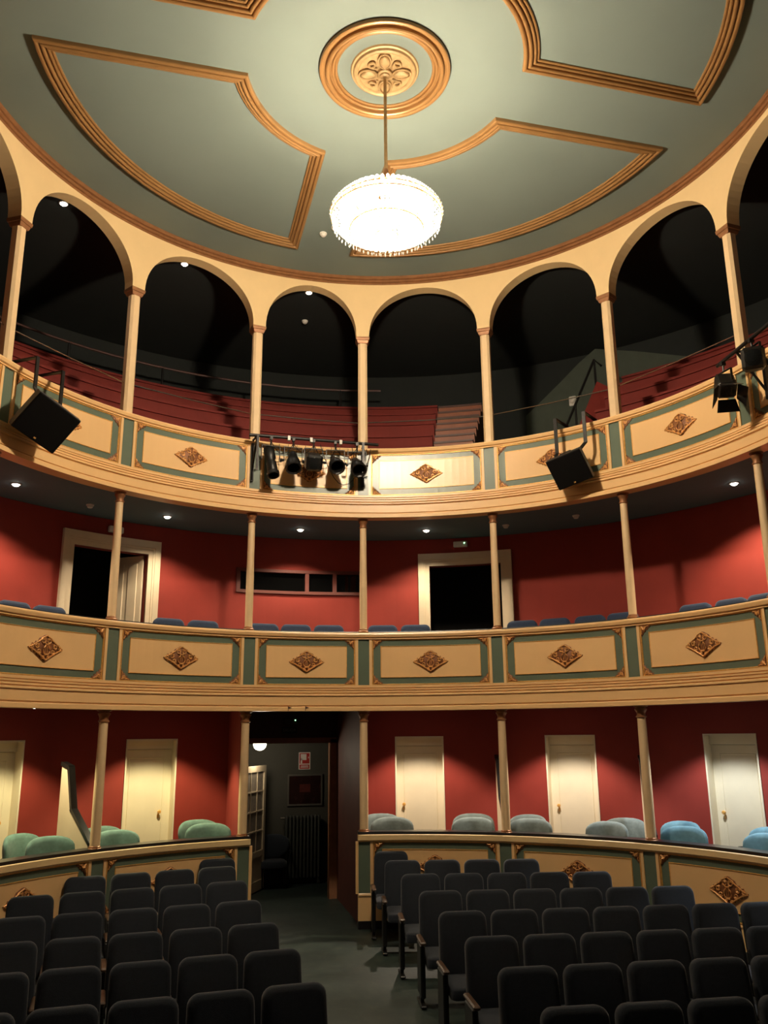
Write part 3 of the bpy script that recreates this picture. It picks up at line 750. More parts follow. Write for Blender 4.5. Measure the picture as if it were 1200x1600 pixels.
mb = MB(); mb.box((0, -.012, .045), (.19, .004, .19)); mb.box((0, -.012, -.105), (.19, .004, .075)); mb.build('sign_red_field', 'sign_red', fs)
mb = MB(); mb.box((-.02, -.016, .07), (.11, .003, .11)); mb.box((-.06, -.016, .0), (.03, .003, .09)); mb.box((.075, -.016, .06), (.012, .003, .03)); mb.build('sign_pictogram', 'paper', fs)
mb = MB(); mb.box((0, -.016, -.092), (.14, .003, .012)); mb.box((0, -.016, -.115), (.15, .003, .012)); mb.build('sign_line', 'paper', fs)
# globe lamp
gl = thing('globe_lamp', 'lit white globe lamp on the corridor ceiling behind the glazed door', 'lamp', Matrix.Translation((-.335, 7.6, 2.575)))
MB().lathe([(.09, 0), (.09, -.03), (.08, -.035)], 20).build('lamp_base', 'plastic_white', gl, True)
MB().lathe([(.075, -.03), (.10, -.06), (.115, -.11), (.105, -.16), (.07, -.2), (.03, -.215), (.001, -.22)], 20).build('glass_shade', 'globe', gl, True)
l = bpy.data.lights.new('globe_light', 'POINT'); l.energy = 13; l.color = (1, .85, .62); l.shadow_soft_size = .12
lo = bpy.data.objects.new('globe_light', l); COL.objects.link(lo); lo.parent = gl; lo.location = (0, 0, -.30)
# corridor chair silhouette
# (built with the armchair model further down)

# emergency lights and signs
def emergency(th, r, z, label, w=.24, h=.10, led='led_green', sx=.07):
    o = thing('emergency_light', label, 'emergency light', frame_at(th, r, z), 'emergency lights')
    MB().bbox((0, -.03, 0), (w, .06, h), .012).build('housing', 'plastic_white', o)
    MB().lathe([(.009, 0), (.009, .006), (.001, .008)], 10).build('indicator', led, o).matrix_basis = Matrix.Translation((sx, -.061, .015)) @ Matrix.Rotation(rad(90), 4, 'X')
    return o
emergency(26.3, RW - .002, 5.745, 'white emergency light box with green dot above right balcony doorway')
emergency(-27.2, RW - .002, 5.705, 'white emergency light box above the half-open left balcony door', led='plastic_white')
e = emergency(0, 7.055, 2.82, 'dim emergency light box with green dot above the aisle doorway', w=.26, h=.12)
e.matrix_basis = Matrix.Translation((.12, 7.058, 2.84))
for c in e.children:
    if c.name.startswith('housing'): c.data.materials[0] = M['dark_plastic']
sg = thing('exit_sign', 'dark SALIDA exit sign above the aisle doorway', 'sign', Matrix.Translation((.10, 7.058, 2.69)))
MB().bbox((0, -.01, 0), (.26, .02, .10), .004).build('sign_board', 'black_metal', sg)
cu = bpy.data.curves.new('lettering', 'FONT'); cu.body = 'SALIDA'; cu.size = .068; cu.align_x = 'CENTER'; cu.align_y = 'CENTER'; cu.extrude = .001
tmp = bpy.data.objects.new('tmp', cu); COL.objects.link(tmp)
dg = bpy.context.evaluated_depsgraph_get(); lm_ = bpy.data.meshes.new_from_object(tmp.evaluated_get(dg)); bpy.data.objects.remove(tmp)
lm_.materials.clear(); lm_.materials.append(M['grey_metal']); link('lettering', lm_, sg, Matrix.Translation((0, -.0225, 0)) @ Matrix.Rotation(rad(90), 4, 'X'))
# little pennant hooks on the fascia
for th, lb in ((-3.4, 'left of the two small dark pennant hooks on fascia above aisle doorway'), (-.3, 'right of the two small dark pennant hooks on fascia above aisle doorway')):
    o = MB().prism([(0, 0, 0), (.008, 0, 0), (.008, 0, .03), (.06, 0, .042), (.008, 0, .058), (.008, 0, .062), (0, 0, .062)], (0, 0, 0), (0, -.008, 0)).build('fascia_hook', 'dark_wood'); o.matrix_basis = frame_at(th, 4.653, 2.945); tag(o, lb, 'hook', 'fascia hooks')

# ------------------------------------------------------------------ box partitions
def partition(th, dirdeg, Lp, label):
    """screen running outward from the column at th in plan direction dirdeg (0 = away from stage)"""
    o = thing('box_partition', label, 'partition', Matrix.Translation(P(th, RC + .07, 0)) @ Matrix.Rotation(-rad(dirdeg), 4, 'Z'), 'box partitions')
    z0 = Z_BOX + .002; pr = [(0, 1.24), (.02, 1.3), (Lp * .62, 1.68), (Lp * .80, 2.2), (Lp, 2.24)]
    poly = [(0, 0, z0)] + [(0, y, z) for y, z in pr] + [(0, Lp, z0)]
    MB().prism(poly, (-.03, 0, 0), (.03, 0, 0)).build('partition_board', 'frame_cream', o)
    tr = MB()
    for (y0, za), (y1, zb) in zip(pr[:-1], pr[1:]):
        d = Vector((0, y1 - y0, zb - za)); c = Vector((0, (y0 + y1) / 2, (za + zb) / 2)); n = Vector((0, -d.z, d.y)).normalized() * .02
        tr.box(c + n, (.085, d.length + .04, .05), Matrix.Rotation(atan2(d.z, d.y), 3, 'X'))
    tr.build('black_top_rail', 'black_edge', o)
    return o
partition(-34.9, -31, .92, 'black-edged cream partition screen beside the left box column')
partition(34.5, 15.5, .95, 'black-edged cream partition screen behind column between first right box doors')
partition(58.7, 25.5, .95, 'black-edged cream partition screen behind column between last right box doors')

# ------------------------------------------------------------------ downlights
def downlight(th, r, z, color, power, label, cat='spotlight', group=None, on=True, angle=125, blend=.55):
    o = thing('recessed_spotlight', label, cat, frame_at(th, r, z), group)
    MB().lathe([(.045, -.002), (.052, -.012), (.062, -.010), (.066, 0)], 20, capb=False, capt=False).build('trim_ring', 'plastic_white', o, True)
    MB().lathe([(.0005, -.036), (.02, -.034), (.036, -.026), (.045, -.008)], 20, capb=False, capt=False).build('lamp_face', 'lamp_face', o, True)
    l = bpy.data.lights.new('downlight', 'SPOT'); l.energy = power; l.color = color; l.spot_size = rad(angle); l.spot_blend = blend; l.shadow_soft_size = .04
    lo = bpy.data.objects.new('downlight', l); COL.objects.link(lo); lo.parent = o; lo.location = (0, 0, -.05)
    return o
LW = (1.0, .82, .58); LN = (1.0, .90, .76); LC = (.88, .95, 1.0)
names = {-72: 'beyond the left picture edge', -46.6: 'at far left', -22.1: 'second from left', 0.1: 'above the projection window', 21.4: 'above the right doorway', 46.8: 'behind the right-hand columns', 72.3: 'at far right'}
for th, p in ((-72, 140), (-46.6, 135), (-22.1, 105), (.1, 120), (21.4, 120), (72.3, 185)):
    downlight(th, 5.60, Z_S2 + .004, LW, p, 'round recessed spotlight in the balcony ceiling ' + names[th], group='balcony ceiling spotlights')
for th, c, p in ((-64, LW, 120), (-41, (1, .88, .52), 125), (-20, (1, .86, .50), 155), (19.2, (1, .82, .62), 155), (41.3, (1, .86, .72), 155), (63.4, (.90, .96, 1.0), 130), (85, LC, 140)):
    nm = {-64: 'box beyond the left picture edge', -41: 'leftmost box in view', -20: 'box just left of the aisle doorway', 19.2: 'box just right of the aisle doorway', 41.3: 'box between the two right-hand columns', 63.4: 'box at far right', 85: 'box beyond the right picture edge'}[th]
    downlight(th, 5.52, Z_SB, c, p, 'recessed spotlight hidden above the door of the ' + nm, group='box ceiling spotlights', angle=108, blend=.4)
for th, nm in ((-47.8, 'second arch from left'), (-24.0, 'third arch from left'), (0.1, 'arch above the central lamp bar')):
    downlight(th, 5.07, 9.875, LN, 22, 'bright recessed spotlight at the crown of the ' + nm, group='gallery ceiling spotlights', angle=110)

def detector(m4, label):
    o = thing('smoke_detector', label, 'smoke detector', m4, 'smoke detectors')
    MB().lathe([(.055, 0), (.055, -.018), (.045, -.024)], 20).build('mount', 'plastic_white', o, True)
    MB().lathe([(.04, -.024), (.042, -.038), (.03, -.052), (.001, -.055)], 20).build('sensor_head', 'plastic_white', o, True)
detector(frame_at(-34.1, 5.7, Z_S2 + .004), 'white smoke detector under upper gallery left of the first balcony column')
detector(frame_at(34.8, 5.6, Z_S2 + .004), 'white smoke detector under upper gallery right of the dark doorway')
detector(frame_at(46.8, 5.52, Z_S2 + .004), 'faint smoke detector under upper gallery below the right-hand loudspeaker')
detector(frame_at(1.0, 6.1, 9.875), 'white smoke detector on gallery ceiling inside the central arch')
detector(Matrix.Translation((-.04, 3.47, Z_CEIL)), 'white smoke detector on main ceiling left of the chandelier')
detector(Matrix.Translation((.10, 3.27, Z_CEIL)), 'second smoke detector on main ceiling almost hidden behind the chandelier')

# ------------------------------------------------------------------ gallery tiers, stair and rails
TIERS = [(5.12, 6.75), (5.38, 7.20), (5.86, 7.62), (6.34, 8.02), (6.82, 8.40), (7.30, 8.72)]
def tiers(a, b, name, label):
    t = thing(name, label, 'seating tier', group='gallery seating tiers')
    for i, (r, z) in enumerate(TIERS):
        r1 = TIERS[i + 1][0] if i + 1 < len(TIERS) else 8.2
        z0 = Z_B2
        ring_block(r, r1, z0, z, a, b, 2.5).build('tier_step', 'red_tier', t)
        ring_block(r - .03, r + .01, z - .035, z + .004, a, b, 2.5).build('tier_nosing', 'red_tier', t)
    return t
tiers(-106, 22.6, 'seating_tier', 'red stepped gallery seating behind the left and central arches')
tiers(50, 106, 'seating_tier', 'red stepped gallery seating behind the right-hand arches')
st = thing('gallery_stair', 'worn brown stepped gangway beside the red gallery seating', 'stair')
for i in range(11):
    r = 5.15 + .22 * i; z = 6.75 + .197 * i
    ring_block(r, r + .22, Z_B2, z, 22.7, 29.2, 2.2).build('stair_step', 'tier_wood', st)
    ring_block(r - .02, r + .01, z - .03, z + .004, 22.7, 29.2, 2.2).build('step_shade_strip', 'dark_wood', st)  # dark strips added to stand in for the shading bands between steps
ring_block(5.1, 7.6, Z_B2, 6.4, 29.3, 30.0, 1).build('stringer', 'dark_wood', st)
# handrail behind tiers
gr = thing('gallery_handrail', 'dark tube handrail at the back of the gallery seating', 'handrail')
MB().tube([P(t, 7.6, 9.2) for t in ths(-70, 14, 3)], .022, 8).build('rail_tube', 'dark_wood', gr, True)
for t in (-60, -45, -31, -18, -5, 8): MB().tube([P(t, 7.6, 8.72), P(t, 7.6, 9.2)], .02, 8).build('rail_post', 'black_metal', gr)
# thin safety rods between arcade columns
lbs = ['beyond the left edge', 'above the left loudspeaker', 'in the second arch from left', 'above the central lamp bar', 'right of the central lamp bar', 'above the right loudspeaker', 'at the far right', 'beyond the right edge']
for k in range(len(INCOLS) - 1):
    a, b = INCOLS[k], INCOLS[k + 1]
    o = MB().tube([P(a, RC + .02, 7.47) * 1.0 + Vector((0, 0, .0)), (P(a, RC + .02, 7.47) + P(b, RC + .02, 7.46)) / 2 - Vector((0, 0, .012)), P(b, RC + .02, 7.46)], .009, 8).build('safety_rod', 'steel', None, True)
    tag(o, 'thin steel safety rod stretched between arcade columns ' + lbs[k], 'rail', 'gallery safety rods')
# teal stair enclosure on the right of the gallery
gw = MB(); tops = [(34.4, 8.72), (36.9, 9.02), (39.4, 9.32), (42, 9.64), (44.4, 9.87), (50, 9.6), (57.5, 9.15), (66, 8.9)]
gw.loft([[P(t, 8.3, 6.3), P(t, 8.36, 6.3), P(t, 8.36, z), P(t, 8.3, z)] for t, z in tops])
struct('wall_gallery_stair', gw, mat('lit_gallery_stair_wall', (70, 78, 68), .85, var=.08), 'dull teal wall of the gallery stair with sloping top')  # lighter than the gallery paint: chandelier light put into the wall colour
hr = thing('stair_handrail', 'black sloping stair handrail seen through the right-hand gallery arch', 'handrail')
MB().tube([P(41.8, 6.7, 7.55), P(47.2, 6.9, 9.0), P(48.2, 6.9, 8.85)], .022, 8).build('rail_tube', 'black_metal', hr, True)
MB().tube([P(47.2, 6.9, 9.0), P(47.2, 6.9, 8.2)], .02, 8).build('rail_post', 'black_metal', hr)
MB().tube([P(44.2, 6.78, 8.2), P(44.2, 6.78, 7.4)], .02, 8).build('rail_post', 'black_metal', hr)
ob = MB().prism([P(44.0, 6.3, 7.2), P(48.2, 6.6, 8.45), P(49.9, 6.6, 8.3), P(49.9, 6.3, 7.2)], (0, 0, 0), (.03, .05, 0)).build('stair_cheek', 'red_tier', None); tag(ob, 'dark red sloping stair side at the end of right-hand gallery seating', 'stair')

# ------------------------------------------------------------------ loudspeakers
def loudspeaker(th, r, z, yaw, pitch, roll, sc, label, armdx=0.0, armr=4.43, armz=7.07):
    root = thing('loudspeaker', label, 'loudspeaker', frame_at(th, r, z), 'hanging loudspeakers')
    w, h, d = .60 * sc, .52 * sc, .36 * sc
    rot = Matrix.Rotation(rad(yaw), 4, 'Z') @ Matrix.Rotation(rad(pitch), 4, 'X') @ Matrix.Rotation(rad(roll), 4, 'Y')
    fr = [(-w / 2, -d / 2, -h / 2), (w / 2, -d / 2, -h / 2), (w / 2, -d / 2, h / 2), (-w / 2, -d / 2, h / 2)]
    bk = [(-w * .36, d / 2, -h * .40), (w * .36, d / 2, -h * .40), (w * .36, d / 2, h * .40), (-w * .36, d / 2, h * .40)]
    md = [(x, -d * .2, zz) for x, y, zz in fr]
    cab = MB().loft([[Vector(p) for p in L_] for L_ in (fr, md, bk)]); o = link('cabinet', cab.mesh('cabinet', 'dark_plastic'), root, rot)
    link('grille', MB().bbox((0, -d / 2 - .012, 0), (w - .004, .03, h - .004), .01).mesh('grille', 'black_grille'), root, rot)
    link('handle_recess', MB().bbox((0, .0, h / 2 - .02), (.17, .07, .03), .005).mesh('handle_recess', 'black_metal'), root, rot)
    link('badge', MB().bbox((0, -d / 2 - .03, -h * .42), (.03, .006, .02), .002).mesh('badge', 'gilt'), root, rot)
    for s in (-1, 1):
        side = rot @ Vector((s * w * .36, .04, h * .36))
        X = s * .225 + armdx
        pts = [side, Vector((X, armr - r, side.z + .13)), Vector((X, armr - r, armz - z)), Vector((X, 4.84 - r, armz - z)), Vector((X, 4.84 - r, 7.014 - z))]
        mb = MB()
        for p, q in zip(pts[:-1], pts[1:]):
            dv = q - p; c = (p + q) / 2
            zq = dv.normalized(); xq = Vector((1, 0, 0)); xq = (xq - zq * xq.dot(zq)).normalized(); yq = zq.cross(xq)
            mb.box(c, (.05, .018, dv.length + .015), Matrix((xq, yq, zq)).transposed())
        mb.build('bracket_arm', 'black_metal', root)
    return root
loudspeaker(-55.8, 4.36, 6.31, -30, 36, 24, 1.0, 'black loudspeaker hung from brackets on the left gallery front', armdx=.12)
loudspeaker(51.8, 4.40, 6.29, 10, 34, -14, .88, 'black loudspeaker hung from brackets on the right gallery front')

# ------------------------------------------------------------------ stage lamps
def lamp_body(kind):
    parts = []
    if kind == 'profile':    # long ellipsoidal body pointing -Z locally along axis
        body = MB().lathe([(.06, .20), (.075, .18), (.075, .02), (.06, .0), (.055, -.05), (.07, -.06), (.07, -.2), (.062, -.21)], 14)
        nose = MB().lathe([(.062, -.21), (.085, -.22), (.085, -.27), (.07, -.275), (.06, -.25)], 14, capt=False)
        parts = [('lamp_housing', body.mesh('lamp_housing', 'black_metal', True)), ('gel_frame', nose.mesh('gel_frame', 'black_metal', True))]
    elif kind == 'par':
        body = MB().lathe([(.03, .17), (.05, .15), (.065, .06), (.09, .0), (.10, -.06), (.10, -.12), (.09, -.12), (.08, -.05)], 16, capt=False)
        parts = [('lamp_housing', body.mesh('lamp_housing', 'black_metal', True)), ('gel_frame', MB().lathe([(.085, -.12), (.112, -.12), (.112, -.15), (.10, -.155), (.085, -.14)], 12, capb=False, capt=False).mesh('gel_frame', 'black_metal'))]
    else:                    # fresnel / pc box
        body = MB(); body.bbox((0, 0, .0), (.22, .22, .26), .03)
        for k in range(4): body.box((0, 0, .14 + .012 * k), (.18 - .02 * k, .18 - .02 * k, .005))
        lens = MB().lathe([(.085, -.13), (.085, -.135), (.06, -.15), (.001, -.158)], 16)
        parts = [('lamp_housing', body.mesh('lamp_housing', 'black_metal')), ('lens', lens.mesh('lens', 'glass', True))]
    return parts
def stage_lamp(kind, pos, tilt, pan, bar_z, th, label, doors=None, group='stage lamps', scale=1.0):
    fm = frame_at(th, 0, 0).to_3x3()
    root = thing('stage_lamp', label, 'stage lamp', Matrix.Translation(pos) @ fm.to_4x4(), group)
    # local axis: -Z nose tilted toward the stage (-Y)
    rot = Matrix.Rotation(rad(pan), 4, 'Z') @ Matrix.Rotation(rad(-tilt), 4, 'X') @ Matrix.Scale(scale, 4)
    for n, d in lamp_body(kind): link(n, d, root, rot)
    hh = bar_z - pos[2]
    yk = MB(); w = .125 * scale
    for s in (-1, 1): yk.box((s * w, 0, hh * .30), (.008, .03, hh * .62))
    yk.box((0, 0, hh * .60), (2 * w, .03, .008)); yk.build('yoke', 'black_metal', root)
    ck = MB(); ck.tube([(0, 0, hh * .6), (0, 0, hh - .01)], .012, 8); ck.box((0, 0, hh - .02), (.04, .06, .05)); ck.build('hook_clamp', 'black_metal', root)
    for s in (-1, 1): link('yoke_knob', MB().lathe([(.012, 0), (.022, .01), (.022, .03), (.001, .032)], 8).mesh('yoke_knob', 'black_metal', True), root, Matrix.Translation((s * w, 0, 0)) @ Matrix.Rotation(rad(90 * s), 4, 'Y'))
    if doors:
        for k, (ang, side) in enumerate(doors):
            m4 = rot @ Matrix.Rotation(rad(side), 4, 'Z') @ Matrix.Translation((0, -.11, -.135)) @ Matrix.Rotation(rad(ang), 4, 'X')
            link('barn_door', MB().prism([(-.10, 0, 0), (.10, 0, 0), (.13, 0, -.17), (-.13, 0, -.17)], (0, -.002, 0), (0, .002, 0)).mesh('barn_door', 'black_metal'), root, m4)
    return root
# central bar
BZ = 6.98; BR = 4.44
p0, p1 = P(-12.6, BR + .04, BZ + .01), P(13.2, BR + .04, BZ + .0)
bar = thing('lamp_bar', 'black pipe bar with side brackets on the central gallery front', 'lamp bar', group='lamp bars')
MB().tube([p0, p1], .024, 10).build('pipe', 'black_metal', bar, True)
for f, nm in ((.06, -1), (.88, 1)):
    c = p0.lerp(p1, f); th = degrees(atan2(c.x, c.y)); w0 = P(th, RF - .035, 0); mb = MB()
    fm = frame_at(th, 0, 0).to_3x3()
    mb.box((w0.x, w0.y, 6.66), (.05, .03, .66), fm)
    d = Vector((w0.x - c.x, w0.y - c.y, 6.42 - (BZ - .02))); cc = Vector((c.x, c.y, BZ - .02)) + d / 2
    mb.tube([Vector((c.x, c.y, BZ - .02)), Vector((w0.x, w0.y, 6.5))], .018, 6); mb.tube([Vector((c.x, c.y, BZ)), Vector((w0.x, w0.y, BZ))], .018, 6)
    cf = Vector((c.x, c.y, BZ - .27)) + fm @ Vector((0, -.035, 0)); mb.box(cf, (.035, .014, .56), fm)
    mb.build('bracket', 'black_metal', bar)
cl = MB()
for f in (.30, .47, .70): c = p0.lerp(p1, f); cl.box((c.x, c.y, c.z - .01), (.04, .06, .07))
cl.build('cable_clip', 'plastic_white', bar)
def barpt(f, z): c = p0.lerp(p1, f); return Vector((c.x, c.y, z))
def cable(pts, name, label, r=.006):
    o = MB().tube(pts, r, 5).build(name, 'black_metal', None, True); tag(o, label, 'cable', 'lamp cables'); return o
lampspec = [('profile', .165, 6.62, 22, 10, 'long black profile lamp at left end of the central bar'), ('par', .335, 6.62, 30, -5, 'small black lamp second from left on the central bar'), ('box', .49, 6.63, 62, 0, 'boxy black lamp at the middle of the central bar'), ('par', .66, 6.63, 52, 8, 'round black lamp second from right on the central bar'), ('par', .83, 6.62, 45, 12, 'round black lamp at right end of the central bar')]
for kd, f, z, tl, pn, lb in lampspec:
    c = barpt(f, z); th = degrees(atan2(c.x, c.y)); stage_lamp(kd, c, tl, pn, BZ, th, lb, scale=1.12)
# wire mesh tray hung from bar
tray = thing('wire_tray', 'thin black wire rack hanging behind the central lamps', 'wire rack')
for z in (6.74, 6.83): MB().tube([barpt(.1, z) + Vector((0, .06, 0)), barpt(.9, z) + Vector((0, .06, 0))], .005, 5).build('wire', 'black_metal', tray)
for k in range(13): c = barpt(.1 + .8 * k / 12, 0) + Vector((0, .06, 0)); MB().tube([Vector((c.x, c.y, 6.72)), Vector((c.x, c.y, 6.90))], .004, 5).build('wire', 'black_metal', tray)
for k, (f0, f1, dz) in enumerate(((.17, .34, .18), (.34, .50, .14), (.5, .68, .22), (.66, .84, .16), (.55, .92, .62), (.80, .95, .42))):
    a, b = barpt(f0, BZ - .03), barpt(f1, BZ - .05)
    pts = [a.lerp(b, t / 10) + Vector((0, .10, -dz * 4 * (t / 10) * (1 - t / 10))) for t in range(11)]
    cable(pts, 'lamp_cable', 'black cable loop %s on the central lamp bar' % ['between the first two lamps', 'between second and third lamp', 'between third and fourth lamp', 'between the last two lamps', 'drooping lowest over the lyre panel', 'at the right end'][k])
# right-hand bar
q0, q1 = P(83.9, 4.36, 6.93), P(99, 4.30, 6.97)
bar2 = thing('lamp_bar', 'black pipe bar on the gallery front at the far right edge', 'lamp bar', group='lamp bars')
MB().tube([q0, q1], .024, 10).build('pipe', 'black_metal', bar2, True)
mb = MB(); c = q0.lerp(q1, .35); th = degrees(atan2(c.x, c.y)); w0 = P(th, RF - .03, 0)
mb.tube([c, Vector((w0.x, w0.y, c.z))], .018, 6); mb.tube([c, Vector((w0.x, w0.y, 6.45))], .016, 6); mb.box((w0.x, w0.y, 6.68), (.05, .05, .6)); mb.build('bracket', 'black_metal', bar2)
c = q0.lerp(q1, .10); stage_lamp('box', Vector((c.x, c.y, 6.62)), 38, 60, 6.93, degrees(atan2(c.x, c.y)), 'black lamp with open barn doors at the far right gallery front', doors=((-25, 0), (-30, 180), (-28, 90), (-28, 270)), scale=1.0)
c = q0.lerp(q1, .62); stage_lamp('box', Vector((c.x, c.y, 6.70)), 75, 55, 6.95, degrees(atan2(c.x, c.y)), 'boxy black lamp cut by the right picture edge', scale=1.15)

# ------------------------------------------------------------------ theatre seats
def seat_parts(fab):
    """origin on floor below the top of the backrest; the seat faces -Y"""
    out = []
    back = MB(); tilt = Matrix.Translation((0, .0, .70)) @ Matrix.Rotation(rad(-9), 4, 'X')
    cushion(back, rrect(.492, .66, (.05, .085), 5, wt=.468), .09, .032, tilt)
    out.append(('backrest', back.mesh('backrest', fab, True, 50), []))
    shell = MB(); cushion(shell, rrect(.45, .60, (.05, .09), 4, wt=.42), .02, .008, tilt @ Matrix.Translation((0, .055, -.02)))
    out.append(('back_shell', shell.mesh('back_shell', 'black_metal', True, 50), []))
    s = MB(); cushion(s, rrect(.45, .42, (.05, .04), 4), .11, .035, Matrix.Translation((0, -.27, .435)) @ Matrix.Rotation(rad(-86), 4, 'X'))
    out.append(('seat', s.mesh('seat', fab, True, 50), []))
    return out
def arm_mesh():
    p = MB(); p.bbox((0, -.25, .33), (.05, .30, .50), .012); p.box((0, -.25, .05), (.035, .10, .12)); p.bbox((0, -.25, .012), (.06, .36, .024), .008)
    a = MB(); a.bbox((0, -.27, .605), (.06, .40, .035), .012)
    return p.mesh('side_panel', 'black_metal'), a.mesh('armrest', 'seat_wood')
SIDE, ARM = arm_mesh()
CLIP = MB().box((0, 0, 0), (.012, .05, .09)).mesh('hinge_plate', 'grey_metal')
SP = {'navy': seat_parts('navy'), 'blue': seat_parts('blue')}
def seat(pos, rotz, fab, label, group, arms=(-1,)):
    root = thing('theatre_seat', label, 'seat', Matrix.Translation(pos) @ Matrix.Rotation(rotz, 4, 'Z'), group)
    for n, d, _ in SP[fab]: link(n, d, root)
    for s in arms:
        link('side_panel', SIDE, root, Matrix.Translation((s * .26, 0, 0))); link('armrest', ARM, root, Matrix.Translation((s * .26, 0, 0)))
    for s in (-1, 1): link('hinge_plate', CLIP, root, Matrix.Translation((s * .236, .01, .52)))
    return root
R_AISLE = [(1.22, 4.16, -.1), (1.13, 3.66, -.20), (1.09, 2.71, -.195), (1.02, 1.72, -.165), (.93, .75, -.13), (.86, -.21, -.12), (.80, -1.13, -.105), (.74, -2.04, -.10), (.68, -2.95, -.10)]
R_AISLE[0] = (1.17, 4.40, -.20)
L_AISLE = [(-1.20, 4.40, .16), (-1.24, 3.80, .15), (-1.19, 2.83, .12), (-1.15, 1.76, .08), (-1.10, .76, .06), (-1.04, -.17, .06), (-1.0, -1.10, .06), (-.95, -2.03, .06)]
RN = [1, 4, 5, 6, 7, 7, 6, 5, 4]; LN_ = [1, 4, 5, 6, 6, 6, 5, 5]
rowname = lambda k: 'rearmost row' if k == 0 else ORD[k + 1] + ' row from the back'
for side, rows, cnt in (('right', R_AISLE, RN), ('left', L_AISLE, LN_)):
    sg_ = 1 if side == 'right' else -1
    for k, ((x0, y0, sl), n) in enumerate(zip(rows, cnt)):
        ang = math.atan(sl)
        for i in range(n):
            x = x0 + sg_ * .525 * i * cos(ang); y = y0 + .525 * i * sin(ang) * sg_
            lb = ('dark navy theatre seat alone in the rearmost row of the %s block' % side) if k == 0 else 'dark navy theatre seat, %s, %s, %s block' % ('beside the aisle' if i == 0 else ORD[i + 1] + ' from the aisle', rowname(k), side)
            arms = (-sg_, sg_) if (i == n - 1) else (-sg_,)
            seat((x, y, floor_z(y)), ang, 'navy', lb, 'stalls seats', arms)
# lower balcony seats
B1 = [-52, -46.5, -40.9, -21.75, -16.1, -6.1, -.7, 4.8, 13.85, 19.4, 37.2, 42.6, 48.4, 53.7, 65.4, 71.1, 76.2]
BL = ['at the far left picture edge', 'second from the left picture edge', 'left of the half-open door', 'right of the half-open door', 'left of the projection window column', 'first under the projection window', 'middle one under the projection window', 'third under the projection window', 'left of the dark right doorway, beside the column', 'light one at the dark right doorway', 'first right of the dark doorway', 'second right of the dark doorway', 'third right of the dark doorway', 'behind the column right of the doorway', 'third from the right picture edge', 'second from the right picture edge', 'at the right picture edge']
for th, lb in zip(B1, BL):
    p = P(th, 5.36, Z_B1); seat(p, -rad(th), 'blue', 'blue balcony seat back, ' + lb, 'lower balcony seats')

# ------------------------------------------------------------------ box armchairs
def armchair_parts(fab='velvet'):
    bk = MB(); n = 28; zc = .69
    def outl():
        o = []
        for k in range(n):
            a = 2 * pi * k / n; c, q = cos(a), sin(a)
            x = .32 * math.copysign(abs(c) ** .75, c); z = (.18 if q > 0 else .27) * math.copysign(abs(q) ** .66, q)
            if q < 0: x *= 1 - .42 * abs(q) ** 1.2
            o.append((x, z))
        return o
    ol = outl()
    def ring(sc, y): return [Vector((x * sc, y - 1.25 * (x * sc) ** 2 - .10 * (z * sc), zc + z * sc + .0)) for x, z in ol]
    # the pad leans back a little and wraps round the sitter
    bk.loft([ring(.04, -.052), ring(.35, -.050), ring(.65, -.045), ring(.88, -.034), ring(.97, -.016), ring(1.0, .008), ring(.97, .03), ring(.88, .044), ring(.6, .05), ring(.3, .052), ring(.04, .052)])
    for i, v in enumerate(bk.v): x, y, z = v; bk.v[i] = (x, y + .16 * (z - zc), z)
    bd = bk.mesh('backrest', fab, True, 70)
    s = MB(); cushion(s, rrect(.50, .48, .14, 5), .12, .04, Matrix.Translation((0, -.20, .40)) @ Matrix.Rotation(rad(-90), 4, 'X')); sd_ = s.mesh('seat', fab, True, 60)
    arm = MB().tube([(.28, .0, .56), (.32, -.10, .60), (.32, -.28, .60), (.30, -.34, .57), (.27, -.36, .40)], .016, 8).mesh('armrest', 'black_metal', True)
    arm2 = MB().tube([(-.28, .0, .56), (-.32, -.10, .60), (-.32, -.28, .60), (-.30, -.34, .57), (-.27, -.36, .40)], .016, 8).mesh('armrest', 'black_metal', True)
    leg = MB().tube([(0, 0, .36), (0, 0, 0)], [.018, .012], 8).mesh('leg', 'black_metal', True)
    return bd, sd_, arm, arm2, leg
CH = {k: armchair_parts(k) for k in ('velvet', 'velvet_green', 'velvet_blue', 'navy')}
def armchair(th, r, z, turn, label, group='box armchairs', m4=None, fab='velvet'):
    AB, AS, AA, AA2, AL = CH[fab]
    root = thing('armchair', label, 'armchair', m4 if m4 is not None else frame_at(th, r, z) @ Matrix.Rotation(rad(turn), 4, 'Z'), group)
    link('backrest', AB, root); link('seat', AS, root); link('armrest', AA, root); link('armrest', AA2, root)
    for x in (-.19, .19):
        for y in (-.38, -.02): link('leg', AL, root, Matrix.Translation((x, y, 0)))
    return root
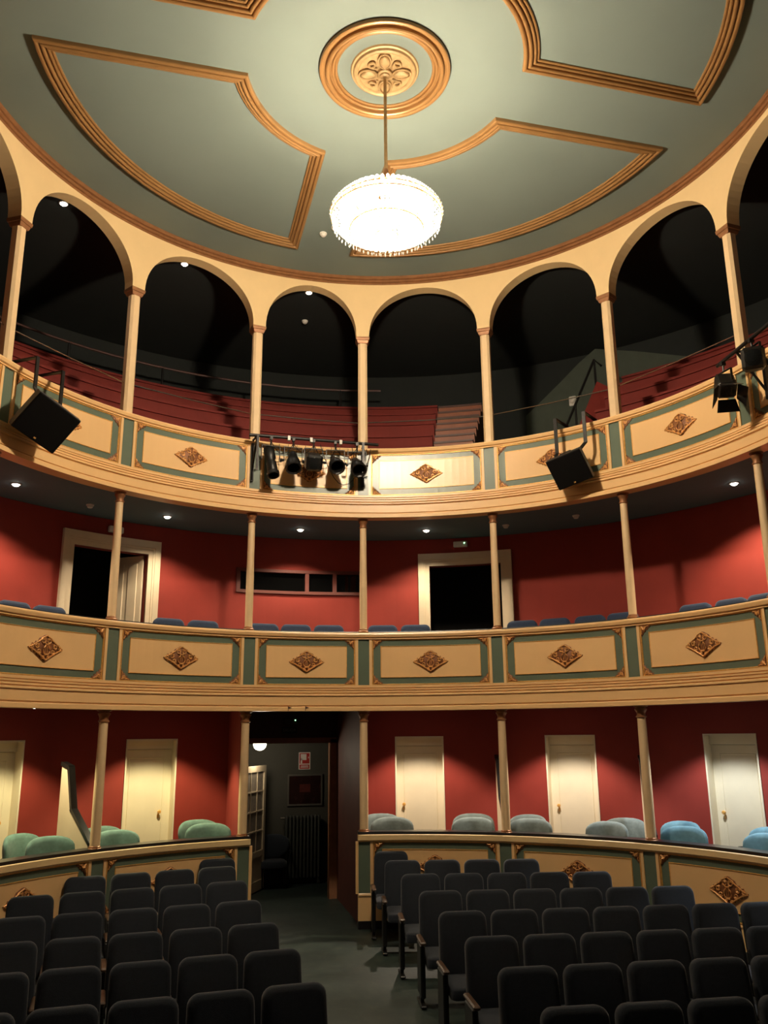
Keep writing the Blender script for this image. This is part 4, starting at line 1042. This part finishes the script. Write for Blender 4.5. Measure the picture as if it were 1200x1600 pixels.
for th, r, tn, lb in ((-39.6, 5.86, 14, 'rear teal velvet armchair in the leftmost box'), (-39.2, 5.26, -6, 'front teal velvet armchair in the leftmost box'),
                      (-28.3, 5.86, 10, 'rear teal velvet armchair behind column left of the cream door'), (-29.2, 5.24, -4, 'front teal velvet armchair left of the cream door beside the column'),
                      (-14.4, 5.86, 8, 'rear teal velvet armchair by the aisle doorway, left boxes'), (-14.5, 5.26, -10, 'front teal velvet armchair by the aisle doorway, left boxes'),
                      (13.4, 5.86, -6, 'rear grey teal armchair just right of the aisle doorway'), (15.0, 5.26, 4, 'front grey teal armchair just right of the aisle doorway'),
                      (27.4, 5.86, 4, 'rear grey teal armchair right of the first right-hand door'), (28.3, 5.26, 0, 'front grey teal armchair right of the first right-hand door'),
                      (36.0, 5.86, -16, 'rear grey teal armchair left of the second right-hand door'), (37.4, 5.26, 4, 'front grey teal armchair left of the second right-hand door'),
                      (49.9, 5.86, 10, 'rear grey teal armchair right of the second right-hand door'), (49.8, 5.26, -6, 'front grey teal armchair right of the second right-hand door'),
                      (58.2, 5.86, -10, 'rear shaded blue armchair left of the last right-hand door'), (61.6, 5.26, 4, 'front bright blue armchair left of the last right-hand door'),
                      (70.0, 5.86, -25, 'rear blue armchair with dark armrest at the right picture edge'), (74.0, 5.28, 0, 'front blue armchair cut by the right picture edge')):
    armchair(th, r, Z_BOX, tn, lb, fab='velvet_green' if th < 0 else ('velvet_blue' if th > 57 else 'velvet'))  # velvet tint set by box: green left, grey teal centre, blue far right
armchair(0, 0, 0, 0, 'dark chair standing in the corridor left of the radiator', fab='navy', group='corridor chair', m4=Matrix.Translation((.02, 8.55, .012)))

# small lights deep in the dark rooms
o = thing('indicator_light', 'tiny white indicator light inside the dark right balcony doorway', 'indicator light', frame_at(22.6, 7.59, 5.63))
MB().bbox((0, -.012, 0), (.05, .024, .05), .006).build('housing', 'black_metal', o)
MB().lathe([(.012, 0), (.01, .008), (.001, .011)], 10).build('lamp_face', 'led_white', o).matrix_basis = Matrix.Translation((0, -.024, 0)) @ Matrix.Rotation(rad(90), 4, 'X')
o = thing('bulkhead_light', 'small pale unlit bulkhead light on the gallery stair wall', 'wall lamp', frame_at(40.9, 8.298, 8.87))
MB().bbox((0, -.02, 0), (.14, .04, .2), .015).build('housing', 'plastic_white', o)
MB().lathe([(.06, 0), (.055, .03), (.03, .05), (.001, .055)], 16).build('glass_shade', 'plastic_white', o, True).matrix_basis = Matrix.Translation((0, -.04, 0)) @ Matrix.Rotation(rad(90), 4, 'X')
